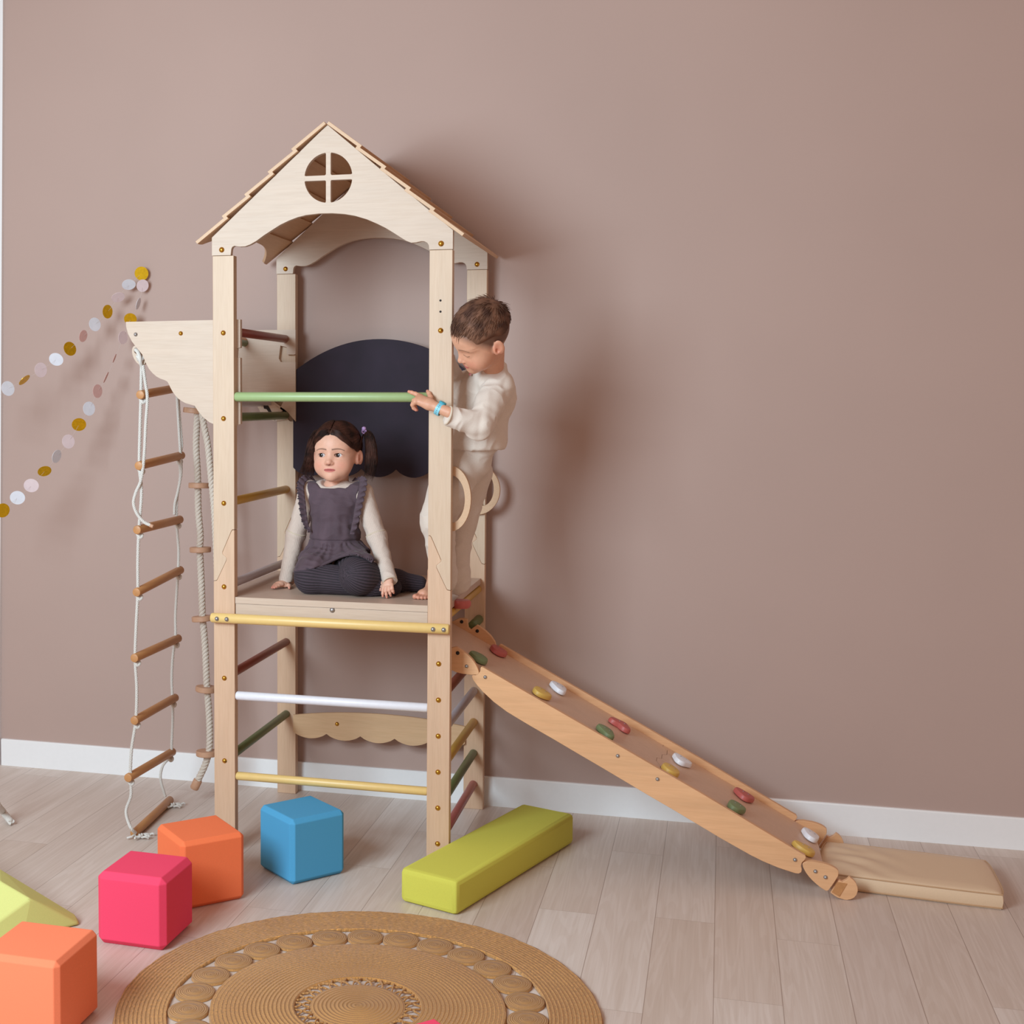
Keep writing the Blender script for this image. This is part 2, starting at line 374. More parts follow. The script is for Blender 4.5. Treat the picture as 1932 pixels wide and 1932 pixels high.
# shingle boards, five a side
stepX = [.345, .256, .178, .100, .024, -.072]
def board(i, side):
    u = Vector((-(.758)*side, 0, -.652)); nrm = Vector((-.652*side, 0, .758))
    def on(x): # point on left slope line at X
        z = 1.983+(x+.07)*(.358/.413)-.006
        xx = x if side == 1 else 2*.3475-x
        return Vector((xx, 0, z))
    a = on(stepX[i]); b = on(stepX[i+1])+u*(.012 if i < 4 else .004)
    if i == 0: a = on(.3475)
    th = .0105; A = [a+nrm*.0015, b+nrm*.0115, b+nrm*(.0115+th), a+nrm*(.0015+th)]
    y0, y1 = -.014, D+.02
    if i == 4 and side == 1:   # lowest board: its eave is cut in an arch between the gables
        m = MB(); L = (b-a).length; n = 36; fr = []
        for k in range(n+1):
            t = k/n; y = y0+(y1-y0)*t
            cut = 0
            if .05 < t < .95:
                s_ = (t-.05)/.90; cut = .078*min(1, (1-abs(2*s_-1)**3.2))
            fr.append((y, 1-cut/L))
        vs = []
        for y, e in fr:
            for base_ in (1.0,):
                pa = a; pb = a+(b-a)*e
                off = .0015+.010*e
                for q, o_ in ((pa, .0015), (pb, off), (pb, off+th), (pa, .0015+th)):
                    p = q+nrm*o_; vs.append((p.x, y, p.z))
        fs = [(0,1,2,3), tuple(4*n+j for j in (3,2,1,0))]
        for k in range(n):
            for j in range(4): fs.append((4*k+j, 4*k+(j+1) % 4, 4*k+4+(j+1) % 4, 4*k+4+j))
        m.add(vs, fs)
    else:
        m = MB().prism([(p.x, p.z) for p in A], y0, y1)
    return obj('roof_board', m, M['birch_y'], tower, bevel=.001)
for side in (1, -1):
    for i in range(5): board(i, side)
# platform
deck = obj('platform', MB().box((HW+.001, .008, .822), (SP-HW-.001, D+TH-.004, .843)), M['platform'], tower, bevel=.0015)
# deck slips between the posts and reaches the outer faces there
obj('platform_edge_strip', MB().box((HW+.001, .004, .8225), (SP-HW-.001, .0078, .8432)), M['birch_x'], deck)
for x0, x1 in ((-HW, HW+.001), (SP-HW-.001, SP+HW-.014)):
    obj('platform_wing', MB().box((x0, TH+.001, .822), (x1, D-.001, .843)), M['platform'], deck, bevel=.0012)
frm = obj('platform_frame', MB().box((HW+.001, .006, .782), (SP-HW-.001, .026, .8215)), M['birch_x'], tower, bevel=.0015)
bq = at(627, 1151, 'y', .006); bolt(bq[0], .006, bq[2], frm, .008, m='steel')
obj('platform_frame', MB().box((HW+.001, D+.002, .782), (SP-HW-.001, D+.022, .8215)), M['birch_x'], tower, bevel=.0015)
for x in (HW+.012, SP-HW-.030): obj('platform_joist', MB().box((x, .027, .782), (x+.018, D+.001, .8215)), M['birch_x'], tower, bevel=.0012)
# rails between the front posts
RR = .0145
def rung(a, b, m, r=RR, label=None):
    o = obj('rung', MB().rod(a, b, r), M[m], tower)
    if label: o['label'] = label
    return o
zgreen = float(at(620, 749, 'y', .012)[2])
rung((HW-.0008, .013, zgreen), (SP-HW+.0008, .013, zgreen), 'green', .0152, 'pale green rail')
rung((HW-.0008, .015, .518), (SP-HW+.0008, .015, .518), 'white', RR, 'white rung')
rung((HW-.0008, .015, .252), (SP-HW+.0008, .015, .252), 'yellow', .0135, 'pale yellow rung')
# outer yellow rail with flattened bolted ends
zy = .776; rail = rung((-HW-.003, -.0165, zy), (SP+HW+.001, -.0165, zy), 'yellow', .0160, 'pale yellow rail bolted across the front')
for px, py in ((409,1163.5),(427.5,1164.5),(817,1184),(837,1184.5)):
    q = at(px, py, 'y', -.033); bolt(q[0], -.0325, zy, rail, .0065, m='steel', name='screw')
# left side rungs run from front post to back post
yA, yB = TH-.001, D+.001
for z, m, l in ((zd, 'ochre', 'ochre rung'), (za, 'grey', 'greyish white rung'), (zb, 'brown', 'brick brown rung'), (zc, 'dgreen', 'dark green rung')):
    rung((0, yA, z), (0, yB, z), m, RR, l)
# right side rungs
for i, (m, l) in enumerate((('red', 'brick red rung'), ('dgreen', 'dark green rung'), ('ochre', 'ochre rung'), ('grey', 'greyish white rung'), ('brown', 'brick brown rung'))):
    rung((SP, yA, .092+.1141*i), (SP, yB, .092+.1141*i), m, RR, l)
rung((SP+.012, yA, .803), (SP+.012, yB, .803), 'ochre', .0135, 'ochre rung under the platform edge')
q = at(892, 1180, 'y', .53); rung((q[0], .512, q[2]), (q[0], D+.001, q[2]), 'dgreen', .0165, 'short dark green peg behind the slide')
# chalkboard
bx0, bx1 = HW-.006, SP-HW+.006
def boardloop(y, top, zbot, lobes, dep, x0, x1):
    L = list(top); w_ = (x1-x0)/lobes
    for i in range(lobes):
        for k in range(9 if i < lobes-1 else 10):
            t = k/9; L.append((x1-w_*(i+t), zbot-dep*math.sin(math.pi*t)**.75 if 0 < t < 1 else zbot))
    return L
def arc_top(x0, x1, zs, zm, r0, n=28):
    pts = []
    for i in range(n+1):
        t = i/n; x = x0+(x1-x0)*t; pts.append((x, zs+(zm-zs)*(1-abs(2*t-1)**2.1)))
    return pts
cb_ = boardloop(D, arc_top(bx0, bx1, 1.583, 1.701, 0), 1.230, 5, .030, bx0, bx1)
cbd = obj('chalkboard', MB().prism(cb_, D-.010, D-.001), M['board'], tower, bevel=.0015); cbd['label'] = 'dark navy chalkboard panel'
vl = boardloop(D, arc_top(bx0, bx1, .303, .328, 0), .2405, 5, .021, bx0, bx1)
va = obj('scalloped_board', MB().prism(vl, D-.012, D-.001), M['birch_warm_x'], tower, bevel=.0015)
q = at(636, 1366, 'y', D-.012); bolt(q[0], D-.012, q[2], va, .007)
# cloud-edged arm panels on the left
apx = [(237.3,607.2),(401.2,603.7),(453.2,602.6),(453.2,656),(447,657),(446,674),(453.2,675),(453.5,800),(449,801.5),(405,801),(395,796.8),(382.6,786.8),(372.7,774.4),(367.2,765.7),(357.8,763),(350,760.8),(342.9,757),(336,752),(330.4,745.8),(325.5,739),(321.7,732),(318.5,725),(315.5,720),(310.6,717.3),(303,714.8),(295.7,711),(288,704.5),(280.7,696),(274.5,683.7),(268.3,668.8),(258.4,657),(248.4,644),(241,629),(237.8,616.6)]
PA = P2(apx, TH+.0005)
arm = obj('arm_panel', MB().prism(PA, TH+.0005, TH+.018), M['birch_x'], tower, bevel=.0015)
q = at(341, 629, 'y', TH); bolt(q[0], TH, q[2], arm, .0065); rod2 = (q[0], q[2])
q = at(256, 631, 'y', TH); bolt(q[0], TH, q[2], arm, .006, m='steel'); rod1 = (q[0], q[2])
yb = D-.018
cl = [(x, z) for x, z in PA if z < 1.70 and x < -.06][1:]   # same cloud edge
bpx = [(557.5,622),(557.5,668),(555,669),(541,669),(541,655),(529,652),(526,676),(529.5,683),(557.5,683),(557.5,795),(547,795),(543,791),(541,776),(516,757)]
PB = P2(bpx, yb)
xl = min(p[0] for p in PA)
PB = PB[:-1]+[PB[-1]]+[(-.005, PB[-1][1]+.0)]+[(x, z) for x, z in PA[9:]]
PB.append((xl, PB[0][1]))
arm2 = obj('arm_panel', MB().prism(PB, yb, D-.0005), M['birch_x'], tower, bevel=.0015)
for (x, z), m in ((rod1, 'beech'), (rod2, 'beech')): obj('crossbar', MB().rod((x, TH+.017, z), (x, yb+.001, z), .0135), M[m], tower)
q = at(541, 641, 'y', yb); r1 = rung((.030, TH+.017, q[2]), (q[0]-.006, yb+.001, q[2]+.003), 'brown', .0145, 'brick brown rung held by the arm panels')
q = at(541, 784, 'y', yb); r2 = rung((.030, TH+.017, q[2]+.004), (q[0]-.006, yb+.001, q[2]), 'dgreen', .0145, 'dark green rung held by the arm panels')
q = at(464, 647, 'y', yb); rung((q[0]-.004, TH+.017, q[2]), (q[0]-.004, yb+.001, q[2]), 'dgreen', .0135, 'green rung between the arm panels')
q = at(512, 760, 'y', yb); rung((q[0]-.012, TH+.017, q[2]), (q[0]-.012, yb+.001, q[2]), 'grey', .013, 'greyish white rung between the arm panels')
# slotted plywood catch hung between those rungs
hk = MB().prism([P2([(486,765),(520,765),(533,775),(528,780),(522,778),(492,778)], .57)]+[], .566, .576)
hook = obj('catch_plate', hk, M['birch_x'], tower, bevel=.0008)
obj('strap', MB().prism(P2([(497,765),(506,765),(513,778),(507,778),(503,772),(498,771)], .565), .5645, .5655), M['dark'], hook)
# D-shaped grab handles
def handle(cy, rows, y0, y1):
    out, inn = rows
    m = MB().prism([P2(out, cy), P2(inn, cy)], y0, y1); return obj('grab_handle', m, M['birch_y'], tower, bevel=.0025)
def dpts(cx, cy, rx, ry, x0, n=22):
    L = [(cx+rx*math.sin(math.pi*i/n), cy-ry*math.cos(math.pi*i/n)) for i in range(n+1)]
    return [(x0, cy-ry)]+L+[(x0, cy+ry)]
handle(TH+.002, (dpts(851, 941, 37.5, 61.5, 838), dpts(851, 942, 26, 45, 845)), TH+.001, TH+.017)
handle(D-.018, (dpts(901, 924.5, 42, 46.5, 890), dpts(911, 922, 20.5, 32, 907)), D-.018, D-.001)
# round red foot hold bolted outside the platform
q = at(869, 1133, 'y', .17)
fh = obj('foot_hold', MB().lathe([(.014, -.017), (.026, -.015), (.032, -.006), (.032, .004), (.028, .010), (.010, .012)], (q[0]+.002, .17, .829), (0,0,1), 24), M['h_red'], tower); fh['label'] = 'round red foot hold'

# ------------------------------------------------------------------ rope ladder
lad = empty('rope_ladder', (-.33, .24, 0), 'rope ladder with eight brown wooden rungs on white cords, hanging from the tower arm', 'ladder')
yl, yr = .06, .42
rp = [((264,745),(341,731)),((261,879),(343,859)),((258,1000),(340,980)),((257,1118),(341,1075)),((253,1242),(337,1204)),((253,1360),(331,1316)),((241,1468),(326,1418)),((253,1573),(321,1509))]
mbA = MB(); mbB = MB()
for i, (a, b) in enumerate(rp):
    A = at(*a, 'y', yl); B = at(*b, 'y', yr)
    if i == 7: A = at(*a, 'z', .0155); B = at(*b, 'z', .0155)
    obj('rung', MB().rod(A, B, .0148, round_=.2), M['beech'], lad)
    dv = (B-A)/np.linalg.norm(B-A)
    if i < 7:
        knot_mb(mbA, A+dv*.022+np.array((0,0,-.022)), .0062); knot_mb(mbB, B-dv*.022+np.array((0,0,-.022)), .0060)
    else:
        for c0, mb_ in ((A+dv*.02, mbA), (B-dv*.02, mbB)):
            rp_r = random.Random(4)
            for k in range(5):
                p = np.array(c0); p[2] = .008; pts = [p+np.array((.018, -.006, 0))]; a = rp_r.uniform(-1.2, 1.0)
                for j in range(6):
                    a += rp_r.uniform(-1.1, 1.1); p = pts[-1]+np.array((math.cos(a)*.009, math.sin(a)*.009, 0)); p[2] = .0055+rp_r.uniform(0, .008); pts.append(p)
                mb_.tube(interp(pts, 4), .0036, 7)
pathA = [(267,688),(266,745),(264,815),(263,879),(267,930),(262,1000),(260,1060),(260,1118),(257,1180),(255,1242),(258,1300),(256,1360),(248,1415),(246,1462),(247,1500),(238,1530),(245,1560),(256,1572)]
wa = [at(*q, 'y', .078) for q in pathA]; wa[-1] = at(256, 1572, 'z', .02); wa[-2] = at(246, 1560, 'z', .05)
rope_mb(wa, .0056, .019, mbA)
pathA2 = [(270,690),(274,720),(278,752),(275,800),(272,860),(266,905),(256,930),(252,950),(259,970),(272,985),(284,991)]
rope_mb([at(*q, 'y', .066) for q in pathA2], .0056, .019, mbA)
pathB = [(334,700),(336,745),(340,800),(343,840),(339,862),(340,900),(334,940),(333,975),(335,1010),(337,1040),(336,1078),(334,1110),(331,1160),(331,1200),(326,1240),(324,1280),(325,1310),(326,1350),(324,1400),(322,1425),(307,1445),(303,1470),(311,1500)]
wb = [at(*q, 'y', .40) for q in pathB]; wb[-1] = at(312, 1503, 'z', .03)
rope_mb(wb, .0052, .018, mbB)
rope_mb([at(*q, 'y', .392) for q in [(333,700),(334,745),(337,800),(340,850),(342,890),(336,925),(330,950),(329,972)]], .0052, .018, mbB)
obj('cord', mbA, M['rope'], lad); obj('cord', mbB, M['rope'], lad)
e_ = at(288, 993, 'y', .066); e0 = at(283, 991, 'y', .066); cp_ = obj('cord_cap', MB().rod(e0, e_+(e_-e0)*.3, .0062), M['disc'], lad)
# oval plywood hangers
def oval(c, y, ang, a=.036, b=.020):
    def lp(a, b, ox, oz, n=28): return [(c[0]+(ox+a*math.cos(2*math.pi*i/n))*math.cos(ang)-(oz+b*math.sin(2*math.pi*i/n))*math.sin(ang), c[2]+(ox+a*math.cos(2*math.pi*i/n))*math.sin(ang)+(oz+b*math.sin(2*math.pi*i/n))*math.cos(ang)) for i in range(n)]
    return MB().prism([lp(a, b, 0, 0), lp(.0105, .0085, .018, 0), lp(.0075, .0065, -.018, 0)], y-.005, y+.005)
hq = at(263, 671, 'y', .075)
obj('hanger', oval(hq, .075, math.radians(118)), M['birch_x'], lad, bevel=.0012)
hq2 = hq+np.array((.0, .33, .0)); obj('hanger', oval(hq2, .405, math.radians(118)), M['birch_x'], lad, bevel=.0012)
kn = MB(); c0 = at(264, 676, 'y', .062); kn.tube(interp([at(256,660,'y',.066), at(260,664,'y',.058), at(264,674,'y',.055), at(265,682,'y',.058), at(267,690,'y',.07)], 5), .0065, 8)
knot_mb(kn, at(264, 676, 'y', .064), .0066); obj('cord_knot', kn, M['rope'], lad)

# ------------------------------------------------------------------ thick climbing rope with discs
cr = empty('climbing_rope', (-.1, .45, 0), 'thick twisted cotton rope threaded through wooden foot discs beside the left post', 'rope')
cp = [(374,700),(372,785),(370,840),(373,900),(374,960),(378,1010),(377,1037),(380,1100),(382,1160),(387,1220),(390,1290),(395,1360),(395,1410),(388,1440),(373,1473)]
obj('rope', rope_mb([at(*q, 'y', .45) for q in cp], .0125, .042, n=8), M['rope2'], cr)
cp2 = [(376,700),(382,785),(392,840),(398,900),(404,960),(408,1040),(412,1120)]
obj('rope', rope_mb([at(*q, 'y', .40) for q in cp2], .0120, .042, n=8), M['rope2'], cr)
a = at(374, 1471, 'y', .45); b = at(366, 1488, 'y', .45); obj('end_cap', MB().rod(a, b, .0165, round_=.25), M['disc'], cr)
for px, py, tx in ((366,775,.10),(376,916,0),(378,1037,-.03),(382,1167,-.10),(389,1300,.06),(390,1421,.0)):
    c = at(px, py, 'y', .45); ax = Vector((tx, .05, 1))
    obj('foot_disc', MB().lathe([(.0115, -.0095), (.037, -.0095), (.0390, -.007), (.0390, .007), (.037, .0095), (.0115, .0095)], c, ax, 32), M['disc'], cr)

# ------------------------------------------------------------------ second rope end on the floor at the left edge
r0 = [at(-40, 1395, 'y', -.02), at(-14, 1490, 'y', -.01), at(-5, 1518, 'y', -.005), at(6, 1532, 'z', .03), at(22, 1552, 'z', .0125)]
tag(obj('rope_end', rope_mb(r0, .0115, .034, n=7), M['rope']), 'frayed white rope end touching the floor at the left edge', 'rope')

# ------------------------------------------------------------------ slide
sl = empty('slide', (1.3, .27, 0), 'narrow plywood slide with climbing holds hooked onto the right side of the tower', 'slide')
yn, yf = .10, .51
npx = [(890,1276),(892,1273.5),(897,1274),(902,1272),(906,1266),(906.5,1260),(908.5,1258),(912,1259.5),(1020,1322),(1140,1391),(1240,1449),(1320,1495),(1400,1543),(1470,1585),(1511,1609.5),(1519,1614),(1521,1618),(1518,1623),(1513,1628),(1511.5,1634),(1513,1640),(1512,1646),(1507,1648.5),(1499,1647.5),(1470,1638),(1440,1625.5),(1415,1613),(1360,1582),(1310,1552),(1270,1528),(1221,1499.5),(1180,1475),(1135.7,1448.7),(1090,1422),(1042.6,1394),(1000,1369.5),(970,1351.5),(954.6,1342),(932,1325),(910.6,1305),(900,1293),(892,1282)]
NP = P2(npx, yn)
obj('side_panel', MB().prism(NP, yn, yn+.018), M['ply'], sl, bevel=.0015)
obj('side_panel', MB().prism(NP, yf-.018, yf), M['ply'], sl, bevel=.0015)
# bed: a plank between the panels
u0 = at(954.6, 1234, 'y', yf-.018); u1 = at(1499, 1549, 'y', yf-.018)
dr = (u1-u0); dr[1] = 0; Ls = np.linalg.norm(dr); dr /= Ls; nr = np.array((-dr[2], 0, dr[0])); nr = nr if nr[2] > 0 else -nr
u0 = u0-dr*.115; Ls += .115
def bedp(s, n_): p = u0+dr*s+nr*n_; return (p[0], p[2])
sEnd = Ls+.074
sj = Ls*.60
zz = [(yn+.0185, 0), (yn+.13, 0), (yn+.16, -.016), (yn+.20, -.016), (yn+.22, 0), (yn+.27, 0), (yn+.30, .016), (yf-.05, .016), (yf-.035, .0), (yf-.0185, 0)]
def plank(edge, s_far):
    m = MB(); vs = []; n_ = len(edge)
    for (yy, ds) in edge:
        for s_, h_ in ((sj+ds, 0), (sj+ds, -.012), (s_far, -.012), (s_far, 0)):
            p = u0+dr*s_+nr*h_; vs.append((p[0], yy, p[2]))
    fs = [(0, 1, 2, 3), tuple(4*(n_-1)+j for j in (3, 2, 1, 0))]
    for k in range(n_-1):
        for j in range(4): fs.append((4*k+j, 4*k+(j+1) % 4, 4*k+4+(j+1) % 4, 4*k+4+j))
    return m.add(vs, fs)
bed = obj('bed', plank([(a, b-.0007) for a, b in zz], -.105), M['ply_bed'], sl)
# jigsaw cut between the two bed planks, as a real gap
obj('bed', plank([(a, b+.0007) for a, b in zz], sEnd), M['ply_bed'], sl)
def screw(px, py, y, par, m='steel'): q = at(px, py, 'y', y); return bolt(q[0], y, q[2], par, .0055, m=m, name='screw')
panel = [c for c in sl.children if c.name.startswith('side_panel')][0]
for q in ((915.5,1277.5),(1165.5,1426),(1240.5,1470),(1500,1622)): screw(*q, yn, panel)
# end fittings
up = [(845,1224),(853.5,1222),(861,1221),(866,1223.5),(871,1227),(878,1232),(885.6,1238.4),(891,1244),(896,1251),(900,1258),(902.5,1264),(903.7,1268.5),(903,1271.5),(900,1273),(889.7,1273.3),(874,1271.6),(860.7,1268.5),(853.5,1265),(845,1262)]
hu = obj('hook_plate', MB().prism(P2(up, yn), yn-.0005, yn+.0175), M['ply'], sl, bevel=.0015)
screw(863.5, 1232, yn-.0005, hu, 'dark'); screw(880.5, 1257, yn-.0005, hu)
fu = [(936,1220.5),(933.5,1211),(926,1200),(916.6,1190.8),(908,1184.5),(900,1179.4),(893,1184),(888,1188),(883.5,1184),(882,1176),(881.4,1169),(875,1166.5),(865,1167),(855.5,1172),(848,1174),(850,1186),(930,1232)]
hf = obj('hook_plate', MB().prism(P2(fu, yf-.018), yf-.018, yf), M['ply'], sl, bevel=.0015)
screw(871, 1173, yf-.018, hf, 'dark'); screw(900.5, 1190.5, yf-.018, hf, 'dark')
lo_ = [(1514,1630),(1516.5,1627),(1521,1625.6),(1534,1625.3),(1552.5,1628.7),(1562,1631.5),(1571,1635),(1577,1638.5),(1582,1643),(1582,1648),(1581.5,1652.5),(1576,1662),(1569,1672),(1563,1680),(1560,1681),(1556.6,1680),(1548,1674.5),(1540,1668),(1533,1661.5),(1526.6,1654.6),(1521.5,1648),(1518,1642),(1515,1636)]
LP = P2(lo_, yn)
for y_ in (yn, yf):
    h_ = obj('foot_plate', MB().prism(LP, y_-(.0005 if y_ == yn else .018), y_+(.0175 if y_ == yn else 0)), M['ply'], sl, bevel=.0015)
    if y_ == yn: screw(1538.5, 1644, yn-.0005, h_); screw(1557.5, 1655, yn-.0005, h_)
dk = [(1598,1660),(1603,1655),(1610,1660),(1615,1666.5),(1618,1674),(1618.5,1681),(1616,1688.5),(1611,1694),(1605,1697),(1599,1698),(1593,1697.5),(1587.7,1696),(1581,1694),(1575,1690.5),(1567,1684.6),(1572,1677),(1579,1667),(1583.5,1661),(1590,1664)]
DK = P2(dk, yn); zmin = min(z for x, z in DK); DK = [(x, z-min(0, zmin)) for x, z in DK]
for y_ in (yn, yf):
    obj('hook_disc', MB().prism(DK, y_+(.0 if y_ == yn else .001), y_+(.016 if y_ == yn else .015)), M['ply'], sl, bevel=.0015)
cbx = P2([(1569,1683),(1580,1664),(1599,1667),(1584,1692)], yn+.0)
obj('crossbar', MB().prism([(x, max(z, .003)) for x, z in cbx], yn-.0015, yn+.030), M['beech'], sl, bevel=.001)
# climbing holds
def hold(px, py, m, seed, r=(.032, .029)):
    d = cF+cR*(px-PPX)/FPX-cU*(py-PPY)/FPX
    t = np.dot(u0-CAM, nr)/np.dot(d, nr); c = CAM+t*d
    rr = random.Random(seed); m_ = MB(); n = 28; e = [rr.uniform(-.22, .22) for _ in range(3)]; rot = rr.uniform(-.5, .5)
    yv = np.array((0, 1, 0)); vs = []; prof = [(0.80, 0), (1.0, .004), (1.0, .012), (.92, .018), (.6, .0205), (.05, .021)]
    for s_, h_ in prof:
        for j in range(n):
            a = 2*math.pi*j/n; q = 1+e[0]*math.cos(2*a)+e[1]*math.sin(3*a)
            x = r[0]*math.cos(a)*q*s_; y = r[1]*1.25*math.sin(a)*q*s_
            x, y = x*math.cos(rot)-y*math.sin(rot), x*math.sin(rot)+y*math.cos(rot)
            vs.append(c+dr*x+yv*y+nr*(h_+.0003))
    fs = [tuple(range(n))[::-1], tuple((len(prof)-1)*n+j for j in range(n))]
    for i in range(len(prof)-1):
        for j in range(n): fs.append((i*n+j, i*n+(j+1) % n, (i+1)*n+(j+1) % n, (i+1)*n+j))
    m_.add(vs, fs); o = obj('climbing_hold', m_, M[m], sl); o['label'] = m[2:]+' climbing hold'
    sc_ = MB()
    for k in (-1, 1): sc_.lathe([(.0022, 0), (.0022, .0006)], c+dr*.009*k+nr*.0212, tuple(nr), 8)
    obj('screw', sc_, M['steel'], o)
for k, (px, py, m) in enumerate(((900,1246,'h_green'),(938,1233,'h_red'),(1019,1313,'h_yellow'),(1051,1303,'h_white'),(1140,1386,'h_green'),(1168,1373,'h_red'),(1262,1458,'h_yellow'),(1283,1440,'h_white'),(1386,1528,'h_green'),(1401,1506,'h_red'),(1514,1607,'h_yellow'),(1526,1581,'h_white'))):
    hold(px, py, m, 10+k)

# ------------------------------------------------------------------ landing mat
def mat_mesh():
    import itertools
    A = np.array(at(1538, 1672, 'z', 0)[:2]); B = np.array(at(1896, 1719, 'z', 0)[:2]); C_ = np.array(at(1862, 1624, 'z', .045)[:2]); D_ = np.array(at(1556, 1584, 'z', .05)[:2])+(.0, -.006)
    h = .05; N_ = 44; m = MB(); rr = random.Random(2); idx = {}
    def bil(u, v): return (1-u)*(1-v)*A+u*(1-v)*B+u*v*C_+(1-u)*v*D_
    def rnd(u, v):   # squircle the corners a little
        x, y = 2*u-1, 2*v-1; k = .035
        return ((x*(1-k*y*y*y*y*x*x))+1)/2, ((y*(1-k*x*x*x*x*y*y))+1)/2
    def top(u, v):
        e = min(u, 1-u)*.5; f_ = min(v, 1-v)*.38; s_ = min(e, f_)
        z = h-.004*math.exp(-s_/.01)+.004*min(1, s_/.05)
        wr = .0035*math.exp(-((u-.16)/.13)**2)*math.sin(26*v+9*u)*math.exp(-((v-.55)/.3)**2)+.0025*math.exp(-((u-.28)/.16)**2)*math.sin(17*(v*1.0+u*1.4))
        return z+wr*min(1, s_/.03)
    vs = []; fs = []
    for i in range(N_+1):
        for j in range(N_+1):
            u, v = i/N_, j/N_; a, b = rnd(u, v); p = bil(a, b); vs.append((p[0], p[1], top(u, v)))
    K = N_+1
    for i in range(N_):
        for j in range(N_): fs.append((i*K+j, (i+1)*K+j, (i+1)*K+j+1, i*K+j+1))
    loop = [i*K for i in range(K)]+[N_*K+j for j in range(1, K)]+[i*K+N_ for i in range(N_-1, -1, -1)]+[j for j in range(N_-1, 0, -1)]
    prev = loop; ctr = (A+B+C_+D_)/4; edge = [np.array(vs[i]) for i in loop]
    for zz, o_ in ((.040, .004), (.024, .006), (.010, .004), (.001, .0)):
        cur = []
        for p in edge:
            d = p[:2]-ctr; d = d/np.linalg.norm(d); vs.append((p[0]+d[0]*o_, p[1]+d[1]*o_, zz)); cur.append(len(vs)-1)
        n = len(prev)
        for k in range(n): fs.append((prev[k], prev[(k+1) % n], cur[(k+1) % n], cur[k]))
        prev = cur
    fs.append(tuple(prev)); m.add(vs, fs); return m, edge, ctr
mm, edge, ctr = mat_mesh()
M['leather'] = plain('beige_leatherette', '#dcbf9f', .42, bump=.15, scale=260, var=.02)
M['leather_trim'] = plain('beige_piping', '#c09a74', .5)
mat_o = tag(obj('landing_mat', mm, M['leather'], angle=50), 'beige leatherette landing mat lying flat at the foot of the slide', 'mat')
pp = MB()
for zz, o_ in ((.0455, .0035), (.006, .004)):
    q = []
    for p in edge:
        d = p[:2]-ctr; d = d/np.linalg.norm(d); q.append((p[0]+d[0]*o_, p[1]+d[1]*o_, zz))
    pp.tube(q, .0018, 6, closed=True)
obj('piping', pp, M['leather_trim'], mat_o)

# ------------------------------------------------------------------ foam blocks
def block(name, label, c, rot, size, m, ch=.014, seg=1, group='foam building blocks'):
    bm = bmesh.new(); bmesh.ops.create_cube(bm, size=1); bmesh.ops.scale(bm, vec=size, verts=bm.verts)
    bmesh.ops.bevel(bm, geom=list(bm.edges), offset=ch, segments=seg, affect='EDGES', profile=.5)
    me = bpy.data.meshes.new(name); bm.to_mesh(me); bm.free(); me.materials.append(M[m])
    o = bpy.data.objects.new(name, me); COL.objects.link(o); o.location = (c[0], c[1], size[2]/2); o.rotation_euler = (0, 0, rot)
    if seg > 1: me.polygons.foreach_set('use_smooth', [True]*len(me.polygons)); me.set_sharp_from_angle(angle=math.radians(30))
    b = o.modifiers.new('bevel', 'BEVEL'); b.width = .002; b.segments = 2; b.limit_method = 'ANGLE'; b.angle_limit = math.radians(20)
    return tag(o, label, 'foam block', group)
block('foam_cube', 'blue foam cube standing on the floor under the tower', (.294, -.096), .858, (.200, .200, .203), 'f_blue', .013)
block('foam_cube', 'deep orange foam cube standing behind the pink cube', (.058, -.366), .776, (.203, .203, .202), 'f_orange', .012)
block('foam_cube', 'hot pink foam cube standing at the edge of the round rug', (.022, -.685), -.033, (.205, .200, .200), 'f_pink', .016)
block('foam_cube', 'light orange foam cube in the bottom left corner of the photo', (-.011, -1.236), -.012, (.214, .208, .203), 'f_orange2', .012)
block('foam_bar', 'long lime yellow foam bar lying across the floor before the slide', (.874, .062), -.354, (.196, .77, .103), 'f_yellow', .015, 2)
q = at(817, 1921, 'z', .205)
block('foam_cube', 'pink foam cube standing on the rug, only its tip in the photo', (q[0]+.003, q[1]-.138), .785, (.2, .2, .196), 'f_pink', .006).location.z = .098+.0105
# pale lime wedge at the left edge
bm = bmesh.new()
V_ = at(58, 1696, 'z', .11)
pts_ = [V_, (V_[0]-.021, V_[1]-.008, 0), at(150, 1744, 'z', .0), at(150, 1743, 'z', .006), at(143, 1727, 'z', .022), at(0, 1640, 'z', .14), at(0, 1662, 'z', .15), (-.894, -.367, .14), (-.807, -.501, .15),
        (-.42, -.90, 0), (-.80, -.70, 0), (-.90, -.36, 0), (-.42, -.64, 0)]
for p in pts_: bm.verts.new(tuple(map(float, p)))
bmesh.ops.convex_hull(bm, input=bm.verts)
me = bpy.data.meshes.new('foam_wedge'); bm.to_mesh(me); bm.free(); me.materials.append(M['f_yellow2'])
fw = bpy.data.objects.new('foam_wedge', me); COL.objects.link(fw)
b = fw.modifiers.new('bevel', 'BEVEL'); b.width = .006; b.segments = 3; b.limit_method = 'ANGLE'; b.angle_limit = math.radians(15)
tag(fw, 'pale lime foam wedge sloping to the floor at the left edge', 'foam block', 'foam building blocks')

